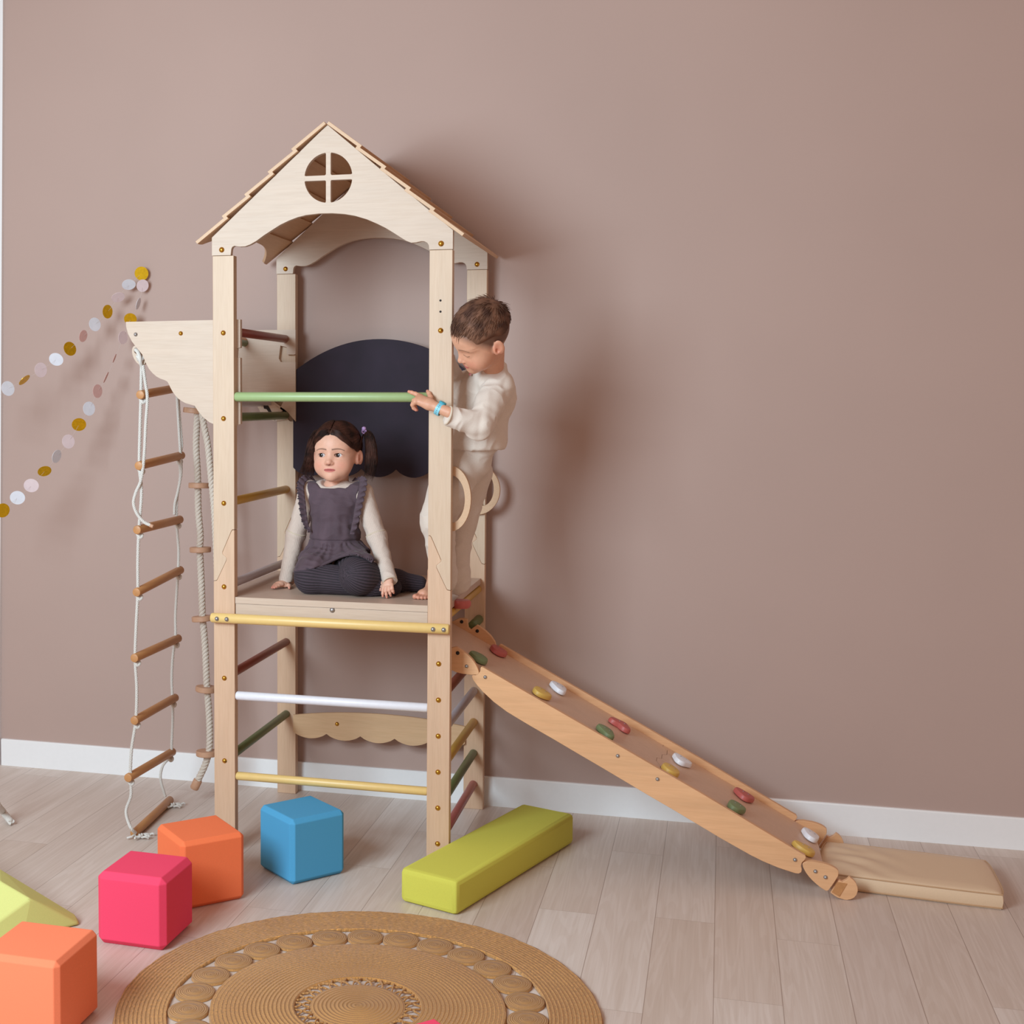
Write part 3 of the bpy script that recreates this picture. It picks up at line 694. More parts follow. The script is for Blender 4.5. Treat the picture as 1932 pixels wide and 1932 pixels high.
# ------------------------------------------------------------------ jute rug
RC = np.array((.702, -.960)); RO = .591
rug = empty('jute_rug', (RC[0], RC[1], 0), 'round braided jute rug with a ring of small coils around its centre', 'rug')
def ring(name, r0, r1, h, m, rows):
    """flat braided band: each row of rope a shallow ridge"""
    mb = MB(); n = 220; k = rows*4; vs = []; fs = []
    for i in range(k+1):
        t = i/k; r = r0+(r1-r0)*t; z = h*(.88+.12*abs(math.sin(math.pi*rows*t)))
        if i in (0, k): z = .0008
        for j in range(n):
            a = 2*math.pi*j/n; w_ = r*(1+.0022*math.sin(a*37+i)*(i/k)); vs.append((RC[0]+w_*math.cos(a), RC[1]+w_*math.sin(a), z+.0006*math.sin(a*90+i*1.7)))
    for i in range(k):
        for j in range(n): fs.append((i*n+j, i*n+(j+1) % n, (i+1)*n+(j+1) % n, (i+1)*n+j))
    mb.add(vs, fs); return obj(name, mb, m, rug, angle=180)
ring('outer_band', .462, RO, .0095, M['jute'], 13)
ring('inner_band', .153, .363, .0095, M['jute'], 20)
def disc(c, R, h, rows, m, name):
    mb = MB(); n = 48; k = rows*4; vs = [(c[0], c[1], h*.9)]; fs = []
    for i in range(1, k+1):
        t = i/k; r = R*t; z = h*(.90+.10*abs(math.cos(math.pi*rows*t)))*(1-.25*t**4); z = .0008 if i == k else z
        for j in range(n): a = 2*math.pi*j/n; vs.append((c[0]+r*math.cos(a), c[1]+r*math.sin(a), z))
    for j in range(n): fs.append((0, 1+j, 1+(j+1) % n))
    for i in range(k-1):
        for j in range(n): fs.append((1+i*n+j, 1+(i+1)*n+j, 1+(i+1)*n+(j+1) % n, 1+i*n+(j+1) % n))
    mb.add(vs, fs); base = rootloc(rug)
    return obj(name, mb, m, rug, angle=180, loc=(c[0]-base.x, c[1]-base.y, 0))
disc(RC, .119, .0095, 12, M['jute'], 'centre_coil')
nc = 26; c0 = None
for i in range(nc):
    a = 2*math.pi*(i+.35)/nc; p = (RC[0]+.4125*math.cos(a), RC[1]+.4125*math.sin(a))
    if c0 is None: c0 = disc(p, .0505, .0110, 8, M['jute_coil'], 'small_coil')
    else:
        d = c0.copy(); COL.objects.link(d); d.parent = rug; d.location = (p[0]-RC[0], p[1]-RC[1], 0)
lp = MB(); nl = 25
for i in range(nl):
    a0 = 2*math.pi*i/nl; a1 = a0+2*math.pi/nl
    def pr_(r, a, z): return np.array((RC[0]+r*math.cos(a), RC[1]+r*math.sin(a), z))
    lp.tube(interp([pr_(.116, a0, .005), pr_(.128, a0+.06, .009), pr_(.146, a0+.15, .006), pr_(.157, a0+.18, .005)], 4), .0027, 6)
    lp.tube(interp([pr_(.157, a0, .005), pr_(.142, a0+.05, .007), pr_(.130, a0+.14, .007), pr_(.116, a0+.17, .005)], 4), .0025, 6)
obj('crochet_loops', lp, M['jute'], rug)

# ------------------------------------------------------------------ garlands
def garland(name, label, items, first, yfun, extra=None):
    g = empty(name, tuple(at(*items[0][:2], 'y', yfun(items[0][0]))), label, 'garland', 'paper circle garlands on the wall')
    pts = []
    for k, (px, py, w_, h_, ang, m) in enumerate(items):
        y = yfun(px); c = at(px, py, 'y', y); pts.append(c)
        # face the disc to the camera, then tilt it about an axis so that its outline foreshortens
        maj = max(w_, h_); mn = min(w_, h_); tilt = math.acos(min(1, mn/maj))*.97
        v = Vector(CAM-c).normalized(); ux = Vector(cR); ux = (ux-v*ux.dot(v)).normalized(); uy = v.cross(ux)
        axis = ux*math.cos(ang)+uy*math.sin(ang)       # long axis of the outline
        nrm = Matrix.Rotation(tilt, 3, axis) @ v
        dist = np.linalg.norm(CAM-c); R_ = .5*maj*dist/FPX*.97
        o = obj('paper_circle', MB().lathe([(R_, -.0005), (R_, .0005)], c, tuple(nrm), 36), M[m], g)
        o['label'] = {'gold': 'gold', 'pwhite': 'white', 'ppink': 'pink', 'pblush': 'blush'}[m]+' paper circle'
    obj('thread', MB().tube([p+np.array((0, .0022, 0)) for p in interp(pts, 4)], .0003, 5), M['thread'], g)
r_ = math.radians
GA = [(267,516,26,26,0,'gold'),(243,537,26,19,r_(8),'pwhite'),(223,561,26,17,r_(18),'pblush'),(203,588,18,26,r_(88),'gold'),(179,612,21,26,r_(100),'pwhite'),(157,634,14,23,r_(75),'ppink'),(132,658,22,27,r_(112),'gold'),(106,678,27,23,r_(-25),'pwhite'),(77,698,22,28,r_(90),'pblush'),(46,717,26,8,r_(42),'gold'),(15,733,23,28,r_(105),'pwhite'),(-20,760,26,24,0,'gold')]
GB = [(269,539,22,24,r_(60),'pblush'),(261,573,6,23,r_(72),'pwhite'),(246,602,24,22,r_(-10),'gold'),(232,637,17,25,r_(85),'pblush'),(216,676,2,18,r_(68),'ppink'),(200,712,2,23,r_(65),'ppink'),(184,738,17,26,r_(88),'ppink'),(168,771,22,27,r_(92),'pwhite'),(149,801,27,24,r_(5),'gold'),(129,833,23,27,r_(95),'pblush'),(107,861,15,26,r_(70),'pwhite'),(84,889,26,18,r_(15),'gold'),(59,916,28,25,r_(-10),'pblush'),(33,939,28,25,r_(-10),'pwhite'),(5,963,25,27,r_(60),'gold')]
garland('paper_garland', 'upper of two paper circle strings, pinned at its gold end', GA, None, lambda x: .698-.0012*(267-x))
garland('paper_garland', 'lower paper circle string, falling steeply to the left edge', GB, None, lambda x: .690-.0015*(270-x))

# ------------------------------------------------------------------ implicit-surface modelling for people and cloth
class Field:
    def __init__(s, lo, hi, h):
        s.lo = np.array(lo, float); s.h = h; s.n = np.ceil((np.array(hi, float)-s.lo)/h).astype(int)+1
        s.v = np.full(s.n, .5, np.float32); s.caps = []
    def blk(s, lo, hi, m):
        a = np.clip(np.floor((np.array(lo)-m-s.lo)/s.h).astype(int), 0, s.n); b = np.clip(np.ceil((np.array(hi)+m-s.lo)/s.h).astype(int)+1, 0, s.n)
        if (b <= a).any(): return None
        ax = [(s.lo[i]+s.h*np.arange(a[i], b[i])).astype(np.float32) for i in range(3)]
        return tuple(slice(a[i], b[i]) for i in range(3)), ax[0][:, None, None], ax[1][None, :, None], ax[2][None, None, :]
    def put(s, sl, d, k, op):
        v = s.v[sl]
        if op == 'add': h = np.maximum(k-np.abs(v-d), 0)/k if k > 0 else 0; r = np.minimum(v, d)-h*h*k*.25
        else: d = -d; h = np.maximum(k-np.abs(v-d), 0)/k if k > 0 else 0; r = np.maximum(v, d)+h*h*k*.25
        s.v[sl] = r
    def cap(s, a, b, ra, rb=None, k=.012, op='add'):
        rb = ra if rb is None else rb; a = np.array(a, float); b = np.array(b, float); r = max(ra, rb)
        if op == 'add': s.caps.append((a, b, ra, rb))
        B = s.blk(np.minimum(a, b)-r, np.maximum(a, b)+r, .012+k)
        if B is None: return s
        sl, X, Y, Z = B; d = b-a; L = float(d@d)+1e-12
        t = np.clip(((X-a[0])*d[0]+(Y-a[1])*d[1]+(Z-a[2])*d[2])/L, 0, 1)
        q = np.sqrt((X-a[0]-t*d[0])**2+(Y-a[1]-t*d[1])**2+(Z-a[2]-t*d[2])**2)-(ra+(rb-ra)*t)
        s.put(sl, q, k, op); return s
    def chain(s, pts, rs, k=.012, op='add'):
        for i in range(len(pts)-1): s.cap(pts[i], pts[i+1], rs[i], rs[i+1], k, op)
        return s
    def ell(s, c, r, k=.012, R=None, op='add'):
        c = np.array(c, float); r = np.array(r, float); m = r if R is None else np.full(3, r.max())
        B = s.blk(c-m, c+m, .012+k)
        if B is None: return s
        sl, X, Y, Z = B; X = X-c[0]; Y = Y-c[1]; Z = Z-c[2]
        if R is not None:
            R = np.array(R); X, Y, Z = [R[i][0]*X+R[i][1]*Y+R[i][2]*Z for i in range(3)]
        k0 = np.sqrt((X/r[0])**2+(Y/r[1])**2+(Z/r[2])**2); k1 = np.sqrt((X/r[0]**2)**2+(Y/r[1]**2)**2+(Z/r[2]**2)**2)+1e-9
        s.put(sl, k0*(k0-1)/k1, k, op); return s
    def plane(s, p, n, k=0):
        """keep the side opposite to n"""
        n = np.array(n, float); n /= np.linalg.norm(n)
        ax = [(s.lo[i]+s.h*np.arange(s.n[i])).astype(np.float32) for i in range(3)]
        d = (ax[0][:, None, None]-p[0])*n[0]+(ax[1][None, :, None]-p[1])*n[1]+(ax[2][None, None, :]-p[2])*n[2]
        s.v = np.maximum(s.v, d).astype(np.float32); return s
    def carve(s, fn):
        """keep only where fn < 0"""
        ax = [(s.lo[i]+s.h*np.arange(s.n[i])).astype(np.float32) for i in range(3)]
        s.v = np.maximum(s.v, fn(ax[0][:, None, None], ax[1][None, :, None], ax[2][None, None, :])).astype(np.float32); return s
    def cut_end(s, p, d, off, rad=.05):
        d = np.array(d)/np.linalg.norm(d)
        return s.carve(lambda X, Y, Z: np.where((X-p[0])**2+(Y-p[1])**2+(Z-p[2])**2 < rad*rad, (X-p[0])*d[0]+(Y-p[1])*d[1]+(Z-p[2])*d[2]-off, -1.))
    def mesh(s):
        v = s.v.copy()
        for ax in range(3):
            sl = [slice(None)]*3; sl[ax] = 0; v[tuple(sl)] = np.maximum(v[tuple(sl)], 1e-3); sl[ax] = -1; v[tuple(sl)] = np.maximum(v[tuple(sl)], 1e-3)
        ins = v < 0; c = np.zeros(np.array(v.shape)-1, np.int8)
        for i in (0, 1):
            for j in (0, 1):
                for k in (0, 1): c += ins[i:ins.shape[0]-1+i, j:ins.shape[1]-1+j, k:ins.shape[2]-1+k]
        act = (c > 0) & (c < 8); I = np.argwhere(act); idx = np.full(act.shape, -1, np.int64); idx[act] = np.arange(len(I))
        P = np.zeros((len(I), 3)); W = np.zeros(len(I)); cor = [(i, j, k) for i in (0, 1) for j in (0, 1) for k in (0, 1)]
        val = {q: v[I[:, 0]+q[0], I[:, 1]+q[1], I[:, 2]+q[2]] for q in cor}
        for a in cor:
            for ax in range(3):
                if a[ax]: continue
                b = list(a); b[ax] = 1; b = tuple(b); va, vb = val[a], val[b]; m = (va < 0) != (vb < 0)
                t = va[m]/(va[m]-vb[m]); p = np.tile(np.array(a, float), (m.sum(), 1)); p[:, ax] += t; P[m] += p; W[m] += 1
        P = (P/W[:, None]+I)*s.h+s.lo; F = []
        for ax in range(3):
            u, w_ = (ax+1) % 3, (ax+2) % 3
            sa = [slice(None)]*3; sb = [slice(None)]*3; sa[ax] = slice(0, -1); sb[ax] = slice(1, None)
            A, B = ins[tuple(sa)], ins[tuple(sb)]; E = np.argwhere(A != B); E = E[(E[:, u] > 0) & (E[:, w_] > 0) & (E[:, u] < v.shape[u]-1) & (E[:, w_] < v.shape[w_]-1)]
            def cell(du, dw): q = E.copy(); q[:, u] -= du; q[:, w_] -= dw; return idx[q[:, 0], q[:, 1], q[:, 2]]
            q = np.stack([cell(1, 1), cell(0, 1), cell(0, 0), cell(1, 0)], 1); fl = ~A[E[:, 0], E[:, 1], E[:, 2]]; q[fl] = q[fl][:, ::-1]; F.append(q)
        return P, np.concatenate(F)
def vnormals(P, F):
    n = np.cross(P[F[:, 2]]-P[F[:, 0]], P[F[:, 3]]-P[F[:, 1]]); N = np.zeros_like(P)
    for i in range(4): np.add.at(N, F[:, i], n)
    return N/(np.linalg.norm(N, axis=1)[:, None]+1e-12)
def relax(P, F, it=2, lam=.5):
    for _ in range(it):
        S_ = np.zeros_like(P); W = np.zeros(len(P))
        for i in range(4):
            np.add.at(S_, F[:, i], P[F[:, (i+1) % 4]]); np.add.at(W, F[:, i], 1)
            np.add.at(S_, F[:, (i+1) % 4], P[F[:, i]]); np.add.at(W, F[:, (i+1) % 4], 1)
        P = P+lam*(S_/W[:, None]-P)
    return P
def smnoise(P, f, seed=0):
    rs = np.random.RandomState(seed); o = np.zeros(len(P))
    for _ in range(6):
        d = rs.normal(size=3); d /= np.linalg.norm(d); o += np.sin(P@d*f*rs.uniform(.7, 1.4)+rs.uniform(0, 6.3)+1.3*np.sin(P@rs.normal(size=3)*f*.5))
    return o/6
def ribs(P, caps, period):
    best = np.full(len(P), 1e9); out = np.zeros(len(P))
    for a, b, ra, rb in caps:
        d = b-a; L = np.linalg.norm(d)
        if L < 1e-4: continue
        d = d/L; t = np.clip((P-a)@d, 0, L); q = P-a-t[:, None]*d; dist = np.linalg.norm(q, axis=1)-(ra+(rb-ra)*t/L)
        ref = np.array((0, 1, 0.)) if abs(d[1]) < .8 else np.array((1., 0, 0)); u = np.cross(d, ref); u /= np.linalg.norm(u); w_ = np.cross(d, u)
        ang = np.arctan2(q@w_, q@u); N = max(8, round(2*math.pi*max(ra, rb)/period)); m = dist < best
        best[m] = dist[m]; out[m] = np.cos(ang*N)[m]
    return out
def npobj(name, parts, m, parent, cols=None):
    """one mesh from several (P, F) arrays in world coordinates"""
    base = np.array(rootloc(parent)); V = []; Q = []; n = 0
    for P, F in parts: V.append(P); Q.append(F+n); n += len(P)
    V = np.concatenate(V)-base; Q = np.concatenate(Q); me = bpy.data.meshes.new(name)
    me.vertices.add(len(V)); me.vertices.foreach_set('co', V.astype(np.float32).ravel()); me.loops.add(Q.size); me.loops.foreach_set('vertex_index', Q.astype(np.int32).ravel())
    me.polygons.add(len(Q)); me.polygons.foreach_set('loop_start', np.arange(0, Q.size, 4, dtype=np.int32)); me.polygons.foreach_set('loop_total', np.full(len(Q), 4, np.int32))
    me.update(calc_edges=True); me.validate(); me.polygons.foreach_set('use_smooth', [True]*len(me.polygons))
    if cols is not None:
        c = np.concatenate(cols); c = np.concatenate([c, np.ones((len(c), 1))], 1)
        at_ = me.color_attributes.new('Col', 'FLOAT_COLOR', 'POINT'); at_.data.foreach_set('color', c.astype(np.float32).ravel())
    me.materials.append(m); o = bpy.data.objects.new(name, me); COL.objects.link(o); o.parent = parent; return o
def L3(h): return np.array(lin(h)[:3])
def attr_mat(name, rough=.5, sss=0, sheen=0, bump=0, scale=300, spec=.5, tint=None):
    N = NT(name); a = N.n('ShaderNodeAttribute', attribute_name='Col')
    t = N.n('ShaderNodeTexNoise', i_Scale=float(scale), i_Detail=3.0); N.l(N.coord(), t.inputs[0])
    N.l(N.mix(.6, a.outputs[0], N.ramp(t.outputs[0], [(.3, (.93,.93,.93,1)), (.7, (1.05,1.05,1.05,1))]), 'MULTIPLY'), N.b.inputs['Base Color'])
    N.b.inputs['Roughness'].default_value = rough; N.b.inputs['Specular IOR Level'].default_value = spec
    if sss: N.b.inputs['Subsurface Weight'].default_value = sss; N.b.inputs['Subsurface Radius'].default_value = (.012, .005, .003); N.b.inputs['Subsurface Scale'].default_value = .6
    if sheen: N.b.inputs['Sheen Weight'].default_value = sheen; N.b.inputs['Sheen Roughness'].default_value = .4
    if bump: N.bump(t.outputs[0], bump, .001)
    return N.m
M['skin'] = attr_mat('child_skin', .48, sss=.15, scale=90, spec=.4)
M['knit'] = attr_mat('cream_knit', .9, sheen=.3, bump=.35, scale=450)
M['fleece'] = attr_mat('cream_fleece', .95, sheen=.15, bump=.35, scale=330)
M['tights'] = attr_mat('ribbed_tights', .85, sheen=.05, bump=.2, scale=500)
M['velvet'] = attr_mat('plum_velvet', .85, sheen=.12, bump=.35, scale=260)
M['eye'] = attr_mat('eye', .08, scale=20, spec=.6)
def hair_mat(name, h1, h2):
    N = NT(name); t = N.n('ShaderNodeTexNoise', i_Scale=28.0, i_Detail=2.0); N.l(N.coord(), t.inputs[0])
    N.l(N.ramp(t.outputs[0], [(.35, lin(h1)), (.68, lin(h2))]), N.b.inputs['Base Color']); N.b.inputs['Roughness'].default_value = .62; N.b.inputs['Specular IOR Level'].default_value = .25; return N.m
M['hair_girl'] = hair_mat('dark_brown_hair', '#26140f', '#563226'); M['hair_boy'] = hair_mat('brown_hair', '#4a2f24', '#7a5440')
def frame(az, pitch, roll):
    fwd = np.array([math.sin(az)*math.cos(pitch), -math.cos(az)*math.cos(pitch), -math.sin(pitch)]); L = np.array([math.cos(az), math.sin(az), 0.])
    up = np.cross(L, -fwd); up = -up if up[2] < 0 else up
    return np.stack([L*math.cos(roll)+up*math.sin(roll), -fwd, -L*math.sin(roll)+up*math.cos(roll)])   # rows L, B, U
SKC, SKR = np.array((0, .012, .030)), np.array((.0715, .088, .077))
def gauss(P, c, r): return np.exp(-(((P-np.array(c))/np.array(r))**2).sum(1))
def hairline(l, b): return .0665-9.5*l*l-.15*np.clip(b+.028, 0, .05)
def make_head(base, hairc, kind, h=.0014, neck=(0, .036, -.145)):
    f = Field((-.095, -.115, -.15), (.095, .12, .125), h)
    f.ell(SKC, SKR, k=.01).ell((0, -.020, -.018), (.0605, .060, .058), k=.03).ell((0, -.027, -.047), (.0455, .045, .037), k=.03)
    f.ell((0, -.045, .040), (.052, .033, .040), k=.03)
    for s in (-1, 1):
        f.ell((s*.0355, -.045, -.036), (.0225, .0225, .024), k=.025); f.ell((s*.030, -.052, .020), (.022, .018, .006), k=.012)
        f.ell((s*.030, -.088, .001), (.017, .012, .011), k=.014, op='sub')
        f.ell((s*.029, -.0605, .0), (.0155, .0142, .0138), k=.006)
        # ear
        a_ = .42; Re = ((math.cos(a_), -s*math.sin(a_), 0), (s*math.sin(a_), math.cos(a_), 0), (0, 0, 1)); f.ell((s*.0785, .016, -.006), (.0055, .0150, .0245), k=.006, R=Re).ell((s*.071, .004, -.014), (.008, .008, .016), k=.008)
        f.ell((s*.0835, .010, -.003), (.0045, .0095, .0150), k=.003, R=Re, op='sub'); f.ell((s*.079, .006, -.013), (.005, .005, .007), k=.003, op='sub')
    f.ell((0, -.062, -.072), (.017, .014, .013), k=.022)
    f.cap((0, -.068, .004), (0, -.0855, -.022), .0055, .0082, k=.012).ell((0, -.0880, -.0245), (.0090, .0074, .0068), k=.006)
    for s in (-1, 1):
        f.ell((s*.0102, -.0810, -.0275), (.0055, .0070, .0050), k=.004); f.ell((s*.0052, -.0885, -.0322), (.0030, .0040, .0020), k=.002, op='sub')
    f.ell((0, -.0735, -.0425), (.013, .007, .008), k=.008)
    f.ell((-.0065, -.0762, -.0465), (.0105, .0056, .0030), k=.003).ell((.0065, -.0762, -.0465), (.0105, .0056, .0030), k=.003).ell((0, -.0755, -.0528), (.0145, .0060, .0040), k=.003)
    f.ell((0, -.0835, -.0495), (.0195, .0065, .0008), k=.0015, op='sub')
    if kind == 'open':
        for s in (-1, 1): f.ell((s*.029, -.0760, -.0002), (.0128, .0125, .0066), k=.0012, op='sub')
    f.cap((0, .022, -.055), neck, .0345, .037, k=.02)
    P, F = f.mesh(); P = relax(P, F, 1, .4); l, b, u = P.T; C = np.tile(base, (len(P), 1))
    def mixc(w_, c): w2 = np.clip(w_, 0, 1)[:, None]; return C*(1-w2)+c*w2
    face = (b < -.02)
    for s in (-1, 1): C = mixc(.42*gauss(P, (s*.038, -.062, -.034), (.020, .03, .018)), L3('#d9806c')); C = mixc(.5*gauss(P, (s*.077, .010, -.008), (.012, .02, .025)), L3('#cf7058'))
    C = mixc(.35*gauss(P, (0, -.09, -.028), (.012, .02, .010)), L3('#d08570'))
    lip = ((np.abs(l)/.0200)**2+((u+.0497)/.0062)**2); cup = np.where(u > -.0497, .0018*np.exp(-(l/.003)**2), 0)
    C = mixc(np.clip((1.05-lip-cup*60)*4, 0, .85)*(b < -.068), L3('#c4605f')); C = mixc(np.exp(-((u+.0495)/.0010)**2)*(np.abs(l) < .0200)*(b < -.066)*.85, L3('#7a2c2c'))
    C = mixc(np.clip(gauss(P, (0, -.087, -.0335), (.0085, .01, .0022))*1.1, 0, .7), L3('#6e3024'))
    for s in (-1, 1):
        x = s*l; t = (x-.011)/.036; bow = .0182+.0030*np.sin(np.clip(t, 0, 1)*math.pi*.85)-.0035*np.clip(t, 0, 1)**3
        w_ = np.exp(-((u-bow)/(.0024-.0008*np.clip(t, 0, 1)))**2)*(t > -.05)*(t < 1.05)*(b < -.03)
        C = mixc(w_*.80, hairc*1.0)
        e = ((l-s*.029)/.0133)**2+((u+.0002)/.0069)**2
        if kind == 'open':
            C = mixc(np.exp(-((e-1)/.22)**2)*(u > .0006)*(b < -.058)*.9, L3('#20120e')); C = mixc(np.exp(-((e-1)/.2)**2)*(u <= .0006)*(b < -.058)*.35, L3('#8a4a3c'))
        else:
            cv = -.0052+.0035*((x-.029)/.013)**2; C = mixc(np.exp(-((u-cv)/.0011)**2)*(np.abs(x-.029) < .0135)*(b < -.05)*.85, L3('#2a1712'))
        C = mixc(.30*gauss(P, (s*.029, -.07, .009), (.013, .02, .004)), L3('#b0705a'))
    # scalp shows the hair colour
    dn = (P-SKC)/SKR
    if kind == 'open': scalp = np.clip((u-hairline(l, b)-.001)*400, 0, 1)*(np.linalg.norm(dn, axis=1) > .9)
    else: scalp = np.clip((u-.018+1.0*np.clip(b+.045, -.05, .06))*28, 0, 1)*np.clip((u+.045)*30, 0, 1)
    ear = ((np.abs(l) > .0715) & (np.abs(b-.012) < .030) & (np.abs(u+.008) < .036))
    C = np.where(((scalp > 0) & ~ear)[:, None], mixc(scalp*.9, hairc*.8), C)
    return P, F, C
def eyeball(fr, ctr, sc, side, gaze, parent):
    mb = []; n, m_ = 36, 24; c = np.array((side*.029, -.0605, 0)); R = .01335; g = np.array(gaze, float); g /= np.linalg.norm(g)
    u = np.cross(g, (0, 0, 1.)); u /= np.linalg.norm(u); w_ = np.cross(u, g); V = []; C = []
    for i in range(m_+1):
        a = math.pi*(i/m_)**1.3
        for j in range(n):
            b = 2*math.pi*j/n; V.append(c+R*(g*math.cos(a)+(u*math.cos(b)+w_*math.sin(b))*math.sin(a)))
            r = R*math.sin(a) if a < 1.6 else R
            C.append(L3('#060404') if r < .0030 else (L3('#2b1710') if r < .0066 else (L3('#1c100c') if r < .0073 else L3('#d8d4d4'))))
    F = np.array([(i*n+j, i*n+(j+1) % n, (i+1)*n+(j+1) % n, (i+1)*n+j) for i in range(m_) for j in range(n)])[:, ::-1]
    return npobj('eye', [(np.array(V)@fr*sc+ctr, F)], M['eye'], parent, [np.array(C)])
def strand_obj(name, paths, r, m, parent, sides=3):
    V = []; F = []; n = 0
    for path, rr in paths:
        P = np.array(path); T = np.gradient(P, axis=0); T /= np.linalg.norm(T, axis=1)[:, None]+1e-9
        ref = np.array((.31, .2, .93)); U_ = np.cross(T, ref); U_ /= np.linalg.norm(U_, axis=1)[:, None]+1e-9; W_ = np.cross(T, U_)
        k = len(P); tt = np.linspace(0, 1, k); rad = rr*np.clip(1.15-tt**3, .12, 1)
        ring = np.stack([P+(U_*math.cos(2*math.pi*j/sides)+W_*math.sin(2*math.pi*j/sides))*rad[:, None] for j in range(sides)], 1).reshape(-1, 3); V.append(ring)
        a = np.arange(k-1)[:, None]*sides+np.arange(sides)[None]; b = np.arange(k-1)[:, None]*sides+(np.arange(sides)[None]+1) % sides
        F.append(np.stack([a, b, b+sides, a+sides], -1).reshape(-1, 4)+n); n += len(ring)
    return npobj(name, [(np.concatenate(V), np.concatenate(F))], m, parent)
# ---- hand: wrist at the origin, fingers along +y, palm faces -z, thumb on +x; flex in degrees toward the palm
def make_hand(org, ydir, palm, mirror, flex, spread=(6, 2, -3, -8), thumb=((.75, .55, -.35), (.55, .75, -.3), (.45, .85, -.2)), sc=1.0, base=None, h=.0013, fore=.03, rf=.0175):
    y = np.array(ydir, float); y /= np.linalg.norm(y); z = -np.array(palm, float); z -= y*(z@y); z /= np.linalg.norm(z); x = np.cross(y, z)*(-1 if mirror else 1)
    f = Field((-.07, -.02-fore, -.075), (.075, .125, .045), h)
    f.cap((0, -fore, 0), (0, .004, 0), rf, .0150, k=.01).cap((-.006, .004, 0), (-.010, .046, .001), .0115, .0095, k=.012).cap((.006, .004, 0), (.012, .048, .001), .0120, .0095, k=.012)
    f.cap((0, .01, -.002), (.001, .042, -.002), .0125, .0115, k=.012).cap((.012, .010, -.006), (.020, .028, -.006), .0095, .0085, k=.012)
    nails = []
    for i, (bx, ln) in enumerate(((.0185, .93), (.0065, 1.0), (-.0055, .94), (-.0165, .76))):
        p = np.array((bx, .048-.002*abs(i-1), .001)); th = 0; sp = math.radians(spread[i]); fx = flex[i]
        for j, (L, r0, r1) in enumerate(((.022, .0070, .0062), (.0145, .0061, .0056), (.0115, .0055, .0046))):
            th += math.radians(fx[j]); d = np.array((math.sin(sp)*math.cos(th), math.cos(sp)*math.cos(th), -math.sin(th))); q = p+d*L*ln
            f.cap(p, q, r0, r1, k=.0035); p = q
        nails.append(p)
    p = np.array((.0165, .012, -.005))
    for j, (L, r0, r1) in enumerate(((.022, .0090, .0078), (.018, .0074, .0066), (.013, .0064, .0052))):
        d = np.array(thumb[j]); d = d/np.linalg.norm(d); q = p+d*L; f.cap(p, q, r0, r1, k=.005); p = q
    nails.append(p)
    P, F = f.mesh(); P = relax(P, F, 1, .3); C = np.tile(base, (len(P), 1))
    for q in nails: w_ = (.55*gauss(P, q, (.009, .009, .009)))[:, None]; C = C*(1-w_)+L3('#dc7f70')*w_
    w_ = (.25*np.clip((P[:, 1]-.045)*20, 0, 1))[:, None]; C = C*(1-w_)+L3('#d78a74')*w_
    W = (P*sc)@np.stack([x, y, z])+np.array(org)
    if mirror: F = F[:, ::-1]
    return W, F, C
def foot_mesh(org, d, base, sc=1.0, mirror=False):
    """bare foot, heel behind the origin (ankle above), toes along d, sole at z = 0"""
    y = np.array(d, float); y[2] = 0; y /= np.linalg.norm(y); z = np.array((0, 0, 1.)); x = np.cross(y, z)*(-1 if mirror else 1)
    f = Field((-.05, -.05, -.002), (.05, .14, .10), .0015)
    f.ell((0, -.012, .020), (.022, .024, .020), k=.01).cap((0, .0, .085), (0, .0, .040), .023, .024, k=.02).cap((0, .0, .030), (.002, .070, .016), .024, .015, k=.02)
    f.cap((-.010, .060, .012), (.014, .072, .013), .0125, .0135, k=.015)
    for i, (tx, ty, r) in enumerate(((.020, .106, .0092), (.006, .108, .0068), (-.005, .103, .0062), (-.0145, .096, .0058), (-.023, .087, .0054))):
        f.cap((tx*.85, .074, .011), (tx, ty, r*.95), r*.95, r, k=.0035)
    P, F = f.mesh(); P = relax(P, F, 1, .3); P[:, 2] = np.maximum(P[:, 2], .0004)
    C = np.tile(base, (len(P), 1)); w_ = (.4*np.clip((P[:, 1]-.075)*40, 0, 1))[:, None]; C = C*(1-w_)+L3('#d98470')*w_
    W = (P*sc)@np.stack([x, y, z])+np.array(org)
    return W, (F[:, ::-1] if mirror else F), C
def cloth(name, f, m, parent, base, rib=None, ribamp=.0009, ribcol=.18, fold=0, ff=40, seed=1, rl=1, mott=0, waist=None):
    P, F = f.mesh(); P = relax(P, F, rl, .5); N = vnormals(P, F); C = np.tile(base, (len(P), 1)); d = np.zeros(len(P))
    if rib: r = ribs(P, f.caps, rib); d += r*ribamp; C = C*(1-ribcol+ribcol*np.clip(r*1.2+.3, -1, 1))[:, None]
    if mott: C = C*(1+mott*smnoise(P*(1.6, 1.6, .6), 45, seed+9)+mott*.6*smnoise(P*(1.5, 1.5, .5), 130, seed+3))[:, None]
    if waist is not None:
        zw, pc = waist; an_ = np.arctan2(P[:, 1]-pc[1], P[:, 0]-pc[0]); lo_ = np.clip((zw-P[:, 2])/.012, 0, 1)*np.clip((P[:, 2]-zw+.10)/.05, .3, 1)
        d += -.0035*np.exp(-((P[:, 2]-zw)/.0032)**2)+.0028*lo_*np.sin(an_*24+1.5*np.sin(an_*7))+.003*lo_
        up_ = np.clip((P[:, 2]-zw)/.03, 0, 1)*np.clip((zw+.10-P[:, 2])/.06, 0, 1); d += .0016*up_*np.sin(an_*15+1.7)
    if fold: d += fold*(1-np.abs(smnoise(P, ff, seed))*2.2)
    d *= np.clip(1.25+N[:, 2]*1.6, 0, 1) if waist is not None else 1
    return npobj(name, [(P+N*d[:, None], F)], m, parent, [C])
